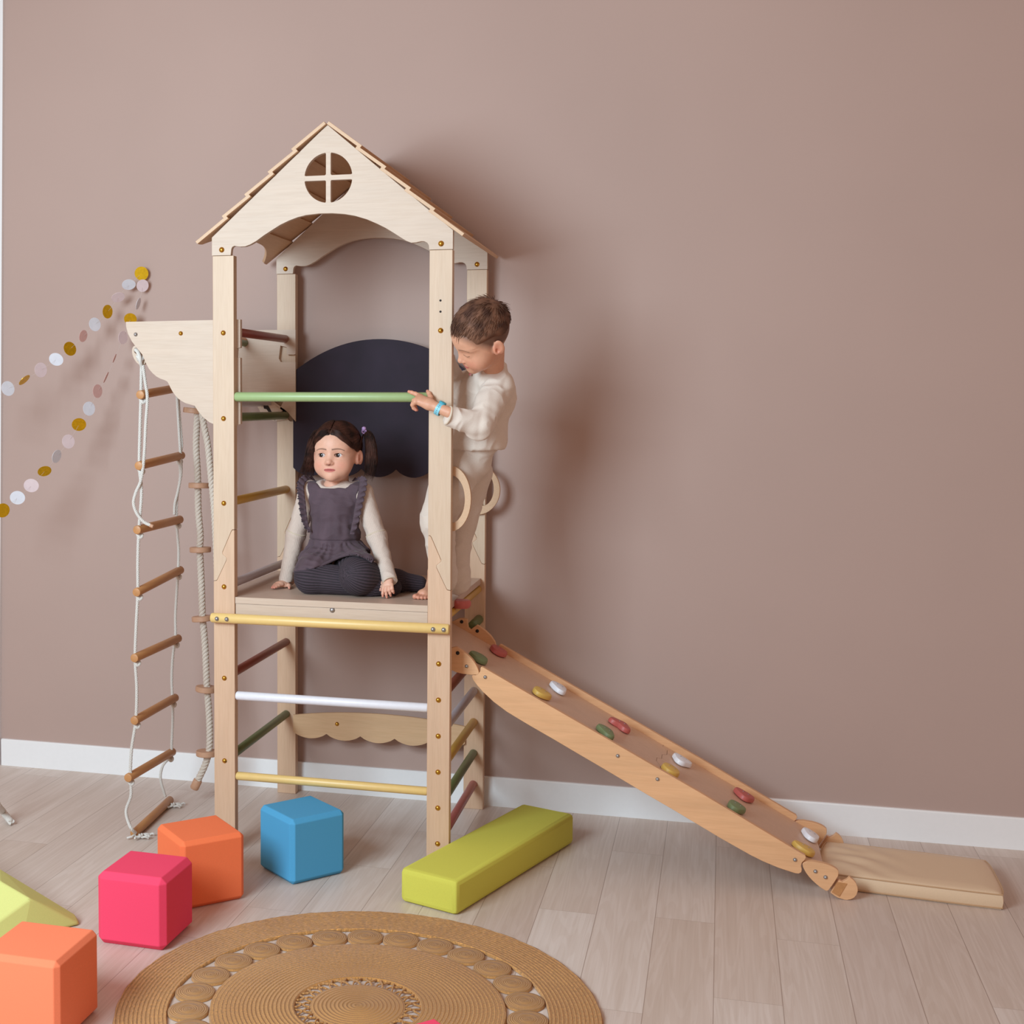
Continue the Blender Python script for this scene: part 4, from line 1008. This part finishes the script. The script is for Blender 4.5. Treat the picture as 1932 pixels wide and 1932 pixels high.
def A(px, py, y): return at(px, py, 'y', y)
SKIN = L3('#e0ac93')

# ------------------------------------------------------------------ girl
girl = empty('person', (.33, .25, .8435), 'small girl with dark pigtails in a plum velvet pinafore sitting on the tower platform', 'person')
gf_, gc = frame(math.radians(-1), math.radians(-3), math.radians(.5)), np.array((.3025, .27, 1.2955)); gs = 1.0
HG = L3('#3a211a')
hp, hfc, hcol = make_head(SKIN, HG, 'open')
TW = lambda q, fr=gf_, c=gc, s=gs: np.array(q, float)@fr*s+c
Z0 = .8435
nb = A(633, 914, .285)
shR, elR, wrR = A(583, 930, .275), A(557, 1012, .285), np.array(at(540, 1092, 'z', .872))
shL, elL, wrL = A(684, 932, .265), A(712, 1016, .235), A(734, 1090, .135)
pel = A(636, 1062, .27); pel[2] = .905
kR = A(588, 1089, .150); kR[2] = .8975; aR = A(700, 1106, .150); aR[2] = .881; tR = A(742, 1112, .17); tR[2] = .872
kL = A(676, 1078, .120); kL[2] = .911; aL = A(748, 1092, .245); aL[2] = .882; tL = A(790, 1097, .275); tL[2] = .871
f = Field((.02, .0, .84), (.68, .42, 1.25), .004)
f.ell(A(632, 965, .275), (.072, .052, .075), k=.03).ell(A(633, 1015, .27), (.070, .055, .06), k=.03).ell(pel, (.085, .075, .055), k=.03)
f.cap(shR, shL, .026, k=.03).cap(nb, gc+np.array((0, .03, -.09)), .036, .034, k=.02)
f.chain([shR, elR, wrR], [.025, .021, .015], k=.01).chain([shL, elL, wrL], [.025, .021, .015], k=.01)
f.chain([pel+(-.04, 0, 0), kR, aR, tR], [.05, .036, .026, .02], k=.01).chain([pel+(.04, 0, 0), kL, aL, tL], [.05, .036, .026, .02], k=.01)
bp_, bf_ = f.mesh()
handR = make_hand(wrR+np.array((0, 0, -.012)), at(504, 1112, 'z', .850)-at(542, 1101, 'z', .858), (-.05, -.12, -1), True, ((4, 6, 4), (3, 5, 4), (4, 6, 5), (6, 8, 6)), spread=(-10, -3, 4, 13), thumb=((.8, .45, -.1), (.7, .7, -.1), (.55, .8, -.1)), sc=.80, base=SKIN)
tipL = at(728, 1128, 'z', .850)
handL = make_hand(wrL+np.array((.001, -.002, -.010)), (at(730, 1126, 'z', .850)-wrL)+(0, 0, .004), (.15, .80, -.35), False, ((6, 14, 12), (10, 20, 14), (14, 26, 18), (18, 28, 18)), spread=(5, 1, -3, -7), thumb=((.62, .72, -.35), (.42, .85, -.3), (.2, .95, -.2)), sc=.80, base=SKIN, fore=.004, rf=.0150)
for hnd in (handR, handL):
    lift = .8437-hnd[0][:, 2].min(); hnd[0][:, 2] += max(0, lift)
body = npobj('body', [(TW(hp), hfc), (bp_, bf_), handR[:2], handL[:2]], M['skin'], girl, [hcol, np.tile(SKIN, (len(bp_), 1)), handR[2], handL[2]])
for s in (-1, 1): eyeball(gf_, gc, gs, s, (-.22, -1, .0), girl)
# ribbed shirt
CR = L3('#d8c3b5')
f = Field((.05, .08, .86), (.60, .42, 1.26), .003)
f.ell(A(632, 962, .275), (.082, .062, .085), k=.03).ell(A(633, 1015, .27), (.080, .064, .07), k=.03); f.caps = []
f.cap(shR, shL, .034, .034, k=.03).ell(nb+np.array((-.006, .005, -.012)), (.060, .058, .036), k=.02)
f.chain([shR, elR, wrR], [.035, .0300, .0225], k=.012).chain([shL, elL, wrL], [.035, .0300, .0225], k=.012)
f.ell(nb+np.array((-.010, -.030, .035)), (.043, .060, .044), k=.004, op='sub')
for a, b in ((elR, wrR), (elL, wrL)):
    d = (b-a)/np.linalg.norm(b-a)
    f.cap(b, b+d*.025, .0228, .0235, k=.004); f.caps.pop(); f.cut_end(b, d, .016)
for a, b, c_ in ((shR, elR, (-.03, 0, .0)), (shL, elL, (.03, 0, 0))):
    q = a+(b-a)*.93; d = (b-a)/np.linalg.norm(b-a); f.cap(q-d*.010, q, .031, .0350, k=.003); f.caps.pop()
cloth('shirt', f, M['knit'], girl, CR, rib=.0062, ribamp=.0005, ribcol=.07, fold=.0016, ff=95)
# tights
TG = L3('#43363f')
legs = []
for q_ in ((([pel+(-.045, 0, 0), kR], [.062, .056], .03), ([kR, aR, tR], [.0535, .038, .027], .014)), (([pel+(.045, 0, .012), kL], [.064, .0590], .02), ([kL, aL], [.0550, .038], .02), ([aL, tL], [.033, .027], .014))):
    f = Field((.03, .0, .84), (.72, .42, 1.0), .003)
    for pts__, rs__, k__ in q_: f.chain(pts__, rs__, k=k__)
    f.caps = f.caps[1:]; f.plane((0, 0, Z0+.0008), (0, 0, -1)); P, F = f.mesh(); P = relax(P, F, 1, .5); N = vnormals(P, F); r = ribs(P, f.caps, .0100)
    legs.append((P+N*(r*.0013)[:, None], F, np.tile(TG, (len(P), 1))*(.60+.40*np.clip(r*1.2+.3, -1, 1))[:, None]))
npobj('tights', [q_[:2] for q_ in legs], M['tights'], girl, [q_[2] for q_ in legs])
# velvet pinafore
VG = L3('#54424a')
zt = A(625, 923, .21)[2]
f = Field((.06, .04, .86), (.60, .42, 1.24), .0024)
f.ell(A(631, 962, .272), (.088, .069, .092), k=.03).ell(A(632, 1012, .265), (.086, .072, .070), k=.03)
f.cap(shR, shL, .0400, .0400, k=.03).ell(nb+np.array((-.006, .006, -.016)), (.066, .062, .036), k=.02)
f.ell(pel+np.array((-.002, -.01, .032)), (.122, .100, .062), k=.03)
f.cap(pel+(-.045, 0, .012), kR+np.array((.004, .012, .006)), .068, .0640, k=.03); f.cap(pel+(.045, 0, .016), kL+np.array((.0, .010, .004)), .072, .0690, k=.03)
xc = float(A(626, 930, .22)[0]); zs_ = float(A(600, 905, .25)[2])
z1_ = float(A(626, 1003, .25)[2]); z2_ = float(A(626, 985, .25)[2])
def bib(X, Y, Z):
    dx = np.abs(X-xc); up = np.clip(Z-zt, 0, 1)
    neck_cut = np.minimum(np.minimum(Z-zt, ((.044+up*1.35)-dx)*.7), .32-Y)          # open neck, widening upward
    arm_cut = np.minimum(dx-(.084+.012*np.clip((Z-zt+.02)/.05, 0, 1)), (Z-z1_)*.8)
    return np.maximum(neck_cut, arm_cut)
f.carve(bib)
v0_ = f.v; hem_ = []
for px, py in ((549,1078),(556,1079),(566,1079),(578,1078),(590,1075),(603,1070),(616,1063),(628,1056),(640,1050),(652,1045),(664,1043),(674,1044),(684,1048),(694,1054),(703,1060)):
    dv_ = at(px, py, 'y', .17)-CAM; dv_ /= np.linalg.norm(dv_)
    for t_ in np.arange(4.0, 4.75, .001):     # where the line of sight meets the skirt
        p = CAM+dv_*t_; k = np.round((p-f.lo)/f.h).astype(int)
        if (k < 0).any() or (k >= np.array(v0_.shape)).any(): continue
        if v0_[tuple(k)] < 0: hem_.append(p-dv_*.0015); break
for _ in range(3): hem_ = [hem_[i] if i in (0, len(hem_)-1) else sum(hem_[i-1:i+2])/3 for i in range(len(hem_))]
hx = [q[0] for q in hem_]; hz = [q[2] for q in hem_]; 
f.carve(lambda X, Y, Z: (np.interp(X, hx, hz)-Z)*.8-.25*np.clip(Y-.25, 0, 1)+0*Y)
f.plane((0, 0, .850), (0, 0, -1))
cloth('pinafore', f, M['velvet'], girl, VG, fold=.0042, ff=85, seed=5, rl=3, mott=.22, waist=(float(A(632, 1021, .2)[2]), pel))
hm_ = MB().tube(interp(hem_, 6), .0052, 8)
npobj('hem', [(np.array(hm_.v), np.array([f_ for f_ in hm_.f if len(f_) == 4]))], M['velvet'], girl, [np.tile(VG*.92, (len(hm_.v), 1))])
def loop_tube(c, axis, r, tr_, sq=1.0):
    ax_ = np.array(axis)/np.linalg.norm(axis); u_ = np.cross(ax_, (0, .3, 1.)); u_ /= np.linalg.norm(u_); w2_ = np.cross(ax_, u_)
    return MB().tube([np.array(c)+(u_*math.cos(2*math.pi*i/40)+w2_*math.sin(2*math.pi*i/40)*sq)*r for i in range(40)], tr_, 8, closed=True)
M['cream_trim'] = plain('cream_trim', '#d2c0ab', .9)
for a, b, r in ((shR, elR, .0325), (shL, elL, .0325)): obj('sleeve_hem', loop_tube(a+(b-a)*.90, b-a, r, .0034), M['cream_trim'], girl)
for a, b in ((elR, wrR), (elL, wrL)): obj('cuff', loop_tube(b+(b-a)/np.linalg.norm(b-a)*.0155, b-a, .0228, .0022), M['cream_trim'], girl)
# armhole ruffles
def ruffle(path, out, width, n=110, amp=.0075, freq=13, seed=0):
    pts = resample(interp(path, 10), .0012); P = np.array(pts); m_ = len(P); rr = np.random.RandomState(seed); V = []; F = []; K = 6
    for i in range(m_):
        t = i/(m_-1); wv_ = width*(.35+.65*math.sin(math.pi*min(1, max(0, t*.9+.08)))**.6)
        o_ = np.array(out[0])*(1-t)+np.array(out[1])*t; o_ = o_/np.linalg.norm(o_); T = P[min(i+1, m_-1)]-P[max(i-1, 0)]; T /= np.linalg.norm(T); sd = np.cross(T, o_)
        ph = freq*2*math.pi*t+1.2*math.sin(9*t+seed)
        for k in range(K):
            q = k/(K-1); V.append(P[i]+o_*wv_*q+sd*amp*q*math.sin(ph)+T*amp*.5*q*math.cos(ph))
    for i in range(m_-1):
        for k in range(K-1): F.append((i*K+k, i*K+k+1, (i+1)*K+k+1, (i+1)*K+k))
    o = npobj('ruffle', [(np.array(V), np.array(F))], M['velvet'], girl, [np.tile(VG*1.05, (len(V), 1))])
    s_ = o.modifiers.new('thick', 'SOLIDIFY'); s_.thickness = .0016; s_.offset = 0; return P, V
_, VR = ruffle([A(598,908,.31), A(583,905,.268), A(574,918,.232), A(577,950,.212), A(581,985,.208), A(588,1004,.206)], ((-.75,-.25,.62), (-.9,-.4,.0)), .026, seed=1)
ruffle([A(664,908,.31), A(677,907,.258), A(677,922,.228), A(670,955,.210), A(665,985,.206), A(660,1008,.205)], ((.8,-.25,.55), (.9,-.4,.1)), .030, seed=2)
tr = MB(); k_ = 6
for i in range(10, len(VR)//k_, 5):
    q = np.array(VR[i*k_+k_-1]); tr.lathe([(.0006, -.0018), (.0022, -.001), (.0022, .001), (.0006, .0018)], q, n=8)
obj('pompom_trim', tr, plain('dark_trim', '#2c2430', .8), girl)
# hair: cap combed from a centre parting to two bunches
f = Field((-.10, -.10, -.10), (.10, .13, .13), .002)
f.ell(SKC+(0, .004, .003), SKR+.0075, k=.005).ell((0, -.045, .040), (.0575, .0385, .0455), k=.02)
f.carve(lambda X, Y, Z: np.where(Y < .03, (hairline(X, Y)-Z)*.7, -1.))
for s in (-1, 1): f.ell((s*.086, .010, -.010), (.018, .020, .030), k=.006, op='sub')
f.plane((0, .02, -.055), (0, .25, -1))
P_, F_ = f.mesh(); P_ = relax(P_, F_, 2); N_ = vnormals(P_, F_)
tie = {-1: np.array((-.064, .072, .083)), 1: np.array((.078, .066, .078))}
side = np.where(P_[:, 0] > 0, 1, -1); tv = np.where((P_[:, 0] > 0)[:, None], tie[1], tie[-1])-P_
ang = np.arctan2(tv[:, 2], tv[:, 1]+.02*np.abs(tv[:, 0])); P_ += N_*(.0009*np.sin(ang*70+3*smnoise(P_, 60)))[:, None]
P_ -= N_*(.005*np.exp(-(P_[:, 0]/.0022)**2)*(P_[:, 2] > .05)*(P_[:, 1] < .05))[:, None]
hair = npobj('hair', [(TW(P_), F_)], M['hair_girl'], girl)
rr = np.random.RandomState(3); paths = []
def surf(n_, lift): n_ = n_/np.linalg.norm(n_); return SKC+(0, .004, .003)+(SKR+.0075+lift)*n_
for s in (-1, 1):
    nt_ = (tie[s]-SKC)/SKR; nt_ /= np.linalg.norm(nt_)
    for _ in range(900):
        v_ = rr.uniform(0, 1)
        if v_ < .62: # from the parting and hairline
            a = rr.uniform(-.95, .95); n0 = np.array((s*.03, -math.cos(a*.9+.35), math.sin(a*.9+.95)+.25)); 
            if rr.rand() < .55: n0 = np.array((s*rr.uniform(.02, .72), -.80, .62-.25*rr.rand())); n0[2] = .66-.75*abs(n0[0])**2+.10*rr.rand()
        else: n0 = np.array((s*rr.uniform(.55, 1.0), rr.uniform(.30, .8), rr.uniform(-.6, .4)))
        n0 = n0/np.linalg.norm(n0); pts = []; lf_ = .0015+.0028*rr.rand(); n0[1] = min(n0[1], .9)
        for t in np.linspace(0, 1, 11):
            n_ = n0*(1-t)+nt_*t; pts.append(TW(surf(n_, lf_*(.35+.65*math.sin(math.pi*min(1, .12+t*.9)))+.004*t**4)))
        paths.append((pts, .0007+.0006*rr.rand()))
    for _ in range(230):   # fine hairs laid along the hairline, temple and over the ear
        dn_ = rr.uniform(-.004, .014); j1, j2 = rr.normal(size=2)*.0035
        q = interp([np.array(c_) for c_ in ((s*.004, -.0705, .082+dn_*.5), (s*(.026+j1), -.0800, .0665+dn_), (s*(.050+j2), -.0660, .0450+dn_), (s*.0705, -.036, .026+dn_), (s*.0800, -.002, .028+dn_), (s*.080, .032, .050+dn_), tie[s])], 4)
        paths.append(([TW(p_) for p_ in q], .0005+.0005*rr.rand()))
    # bunch
    if s == 1: ctrl = [tie[1], (.093, .064, .072), (.106, .056, .030), (.108, .050, -.025), (.101, .044, -.088)]; wd = .021; cnt = 620
    else: ctrl = [tie[-1], (-.088, .066, .075), (-.101, .054, .030), (-.106, .034, -.030), (-.114, .002, -.088)]; wd = .022; cnt = 480
    ctrl = [np.array(c_, float) for c_ in ctrl]
    for _ in range(cnt):
        off = rr.normal(size=3)*np.array((1, 1, .5)); off /= max(1, np.linalg.norm(off)); L_ = rr.uniform(.66, 1.0)**.8; wav = rr.uniform(0, 6.3)
        c2 = [c_+off*wd*(.14, .62, .85, .95, .75 if s == 1 else 1.25)[i]+(0, 0, 0) for i, c_ in enumerate(ctrl)]
        q = interp(c2, 5); q = q[:max(6, int(len(q)*L_))]
        paths.append(([TW(p_+np.array((.0015*math.sin(wav+i*.5), .001*math.cos(wav+i*.4), 0))) for i, p_ in enumerate(q)], .0006+.0006*rr.rand()))
strand_obj('hair_strands', paths, .001, M['hair_girl'], girl)
M['lilac'] = plain('lilac_clip', '#c7a3da', .3)
for s in (-1, 1):
    q = TW(tie[s]+(s*.002, -.006, .004)); m_ = MB(); ax = Vector(TW((s*1, -.2, .5))-gc)
    m_.tube([Vector(q)+Vector((.007*math.cos(2*math.pi*i/16), .002*math.sin(2*math.pi*i/16)-.002, .006*math.sin(2*math.pi*i/16))) for i in range(16)], .0028, 8, closed=True)
    m_.lathe([(.001, -.002), (.0065, -.001), (.0075, .006), (.005, .010), (.001, .011)], q+np.array((-.001*s, -.003, .006)), (s*.3, -.3, 1), 10)
    m_.rod(q, q+np.array((s*.010, -.006, -.008)), .0026, 8)
    if s == 1: m_.rod(q+np.array((.004, -.002, -.001)), q+np.array((.030, -.002, -.014)), .0012, 8)
    obj('hair_tie', m_, M['lilac'], girl)

# ------------------------------------------------------------------ boy
boy = empty('person', (.80, .14, .8435), 'boy in a cream fleece suit leaning round the right post onto the green rail', 'person')
bfm, bc, bs = frame(math.radians(-63), math.radians(31), math.radians(-25)), A(909, 641, -.005), 1.0
HB_ = L3('#5a3a2b'); SKB = L3('#d39c7f')
nk = A(928, 706, .115)
TB = lambda q: np.array(q, float)@bfm*bs+bc
hp, hfc, hcol = make_head(SKB, HB_, 'closed', neck=tuple((nk-bc)@bfm.T/bs))
shl, ell_, wrl = A(941, 728, .095), A(903, 803, -.018), A(852, 786, -.060)
shr, elr, wrr = A(888, 722, .25), A(878, 770, .26), A(842, 680, .105)
chest, belly, pelv = A(917, 748, .17), A(906, 805, .175), A(872, 872, .17)
hL, kL2, aL2 = A(860, 892, .125), A(826, 982, .085), A(838, 1088, .095)
hR, kR2, aR2 = A(886, 892, .225), A(866, 985, .20), A(858, 1090, .165)
f = Field((.58, -.12, .85), (1.02, .36, 1.66), .004)
f.ell(chest, (.075, .058, .080), k=.03).ell(belly, (.066, .055, .07), k=.03).ell(pelv, (.07, .06, .055), k=.03).cap(shl, shr, .028, k=.03)
f.cap(nk, nk+(0, 0, -.04), .037, .036, k=.02)
f.chain([shl, ell_, wrl], [.028, .023, .0165], k=.01).chain([shr, elr, wrr], [.028, .023, .0165], k=.01)
f.chain([hL, kL2, aL2], [.05, .036, .024], k=.01).chain([hR, kR2, aR2], [.05, .036, .024], k=.01)
bp_, bf_ = f.mesh()
wv = A(813, 764, -.052); kn_ = A(770, 746, -.036)
hand1 = make_hand(wv, kn_-wv, (-.10, .50, -.80), False, ((2, 4, 2), (48, 52, 30), (56, 58, 34), (58, 60, 34)), spread=(4, 2, -2, -6), thumb=((.80, .45, .1), (.75, .7, .05), (.6, .8, 0)), sc=1.02, base=SKB, fore=.065, rf=.0165)
hand2 = make_hand(wrr, A(812, 655, .062)-wrr, (-.2, -.8, 0), True, ((40, 60, 30), (40, 60, 30), (42, 60, 30), (44, 60, 30)), sc=.85, base=SKB)
ft = at(783, 1135, 'z', .850); an = at(834, 1117, 'z', .855); dft = ft-an; 
foot = foot_mesh((an[0]-.026, an[1]-.008, .8435), (dft[0], dft[1], 0), SKB, sc=.93, mirror=False)
npobj('body', [(TB(hp), hfc), (bp_, bf_), hand1[:2], hand2[:2], foot[:2]], M['skin'], boy, [hcol, np.tile(SKB, (len(bp_), 1)), hand1[2], hand2[2], foot[2]])
FC = L3('#d8c8bb')
f = Field((.60, -.13, 1.22), (1.06, .40, 1.72), .003)
f.ell(chest, (.094, .076, .092), k=.03).ell(belly, (.084, .073, .080), k=.03).ell(belly+(-.012, 0, -.040), (.084, .076, .046), k=.03).ell(A(894, 838, .172), (.093, .083, .040), k=.03).cap(shl+(0, 0, .0), shr, .042, k=.04)
f.cap(nk+(-.004, 0, -.012), nk+(.0, 0, .006), .052, .048, k=.02)
f.cap(shl, shl+(ell_-shl)*.6, .045, .042, k=.012).cap(shl+(ell_-shl)*.5, ell_, .042, .040, k=.012).cap(ell_, wrl, .039, .0265, k=.012)
f.chain([shr, elr, wrr], [.043, .037, .026], k=.014)
f.ell(nk+np.array((-.006, -.004, .062)), (.046, .046, .030), k=.004, op='sub')
d_ = (wrl-ell_)/np.linalg.norm(wrl-ell_); f.cap(wrl, wrl+d_*.02, .0272, .0285, k=.004).cut_end(wrl, d_, .012)
f.plane(A(893, 849, .10), (.04, .0, -1))
cloth('sweater', f, M['fleece'], boy, FC, fold=.0050, ff=75, seed=11, rl=2)
# shoulder seam and hem as raised welts
obj('shoulder_seam', loop_tube(shl+(ell_-shl)*.02+np.array((-.002, .004, .0)), (.55, -.55, -.5), .0475, .0016), M['cream_trim'], boy)
obj('cuff', loop_tube(wrl+d_*.0115, d_, .0275, .0028), M['cream_trim'], boy)
btn = MB().lathe([(.0045, -.001), (.0045, .001), (.002, .0014)], A(887, 706, .092), (-.3, -1, .2), 14)
obj('button', btn, M['red'], boy)
f = Field((.60, -.06, .84), (1.02, .36, 1.36), .003)
f.ell(pelv, (.092, .078, .075), k=.03).ell(belly+(-.014, 0, -.045), (.080, .072, .055), k=.03)
f.chain([hL, kL2], [.072, .054], k=.015).chain([kL2, aL2], [.052, .036], k=.015).cap(aL2+(0, 0, .012), aL2+(0, 0, -.012), .040, .038, k=.008)
f.chain([hR, kR2], [.072, .054], k=.015).chain([kR2, aR2], [.050, .038], k=.015).cap(aR2+(.006, 0, .014), aR2+(.008, 0, -.014), .045, .041, k=.008)
f.plane((0, 0, .858), (0, 0, -1))
cloth('trousers', f, M['fleece'], boy, FC*.93, fold=.0036, ff=65, seed=4, rl=2)
# watch
wa_ = A(829, 772, -.056); ax = (wrl-wv)/np.linalg.norm(wrl-wv)*1.0; ax = Vector(ax)
wm = MB(); up_ = Vector((0, 0, 1)); up_ = (up_-ax*up_.dot(ax)).normalized(); sd_ = ax.cross(up_)
def ringp(r, h): return [Vector(wa_)+ax*h+(up_*math.cos(2*math.pi*i/28)*r*1.05+sd_*math.sin(2*math.pi*i/28)*r) for i in range(28)]
vs = []; 
for r, h in ((.0172, -.008), (.0196, -.0075), (.0200, 0), (.0196, .0075), (.0172, .008)): vs += ringp(r, h)
fs = [(i*28+j, i*28+(j+1) % 28, ((i+1) % 5)*28+(j+1) % 28, ((i+1) % 5)*28+j) for i in range(5) for j in range(28)]
wm.add(vs, fs); M['strap'] = plain('light_blue_strap', '#7fc4d6', .4); M['watch'] = plain('turquoise_watch', '#3d9fb3', .3)
wo = obj('watch', wm, M['strap'], boy); wo['label'] = 'light blue watch strap'
wt = Vector(wa_)+(up_*.85+sd_*(-.1 if sd_.y < 0 else .1)).normalized()*.0215
obj('watch_case', MB().lathe([(.004, -.003), (.0115, -.0025), (.0120, .002), (.009, .004), (.002, .0042)], wt, tuple(up_), 20), M['watch'], wo)
hm = MB()
for k in range(-2, 4):
    a = math.radians(-78+k*14)
    nrm_ = -sd_ if sd_.y > 0 else sd_
    dr_ = (nrm_*math.cos(a)+up_*math.sin(-a)*-1); dr_ = (nrm_*math.cos(math.radians(k*17-12))+up_*math.sin(math.radians(k*17-12))).normalized()
    hm.lathe([(.0010, 0), (.0010, .0005)], Vector(wa_)+dr_*.0204, tuple(dr_), 8)
obj('strap_hole', hm, M['dark'], wo)
# hair
f = Field((-.10, -.11, -.08), (.10, .13, .14), .002)
f.ell(SKC+(0, .002, .006), SKR+(.007, .008, .013), k=.005)
f.ell((0, -.112, -.010), (.095, .062, .078), k=.006, op='sub'); f.plane((0, 0, .008), (0, .25, -1))
for s in (-1, 1): f.ell((s*.10, -.02, .0), (.045, .09, .046), k=.01, op='sub')
P_, F_ = f.mesh(); P_ = relax(P_, F_, 2); N_ = vnormals(P_, F_); P_ += N_*(.0016*smnoise(P_*(1, .4, 1), 160, 3))[:, None]
npobj('hair', [(TB(P_), F_)], M['hair_boy'], boy)
rr = np.random.RandomState(9); paths = []; wh = np.array((.15, .62, .77)); wh /= np.linalg.norm(wh)
SR = SKR+(.004, .004, .006)
for _ in range(3600):
    n0 = rr.normal(size=3); n0 /= np.linalg.norm(n0)
    if n0[2] < -.02 or (n0[1] < -.55 and n0[2] < .50) or (abs(n0[0]) > .80 and n0[2] < .26): continue
    flow = n0-wh; flow -= n0*(flow@n0); flow /= np.linalg.norm(flow)+1e-6; flow = flow+np.array((0, -.55, 0)); flow -= n0*(flow@n0); flow /= np.linalg.norm(flow)+1e-6
    top = np.clip((n0[2]-.05)*1.3, 0, 1); L_ = (.14+.34*top)*rr.uniform(.7, 1.15); lift = (.002+.010*top)*rr.uniform(.4, 1.2)
    jit = rr.normal(size=3)*.16; pts = []
    near = np.exp(-((n0-wh)**2).sum()/.10)
    for t in np.linspace(0, 1, 6):
        n_ = n0+(flow+jit)*L_*t; n_ /= np.linalg.norm(n_); pts.append(TB(SKC+(0, .002, .004)+(SR+.001+lift*t*(1.3-.6*t)+near*.012*t)*n_))
    paths.append((pts, .0007+.0006*rr.rand()))
strand_obj('hair_strands', paths, .001, M['hair_boy'], boy)
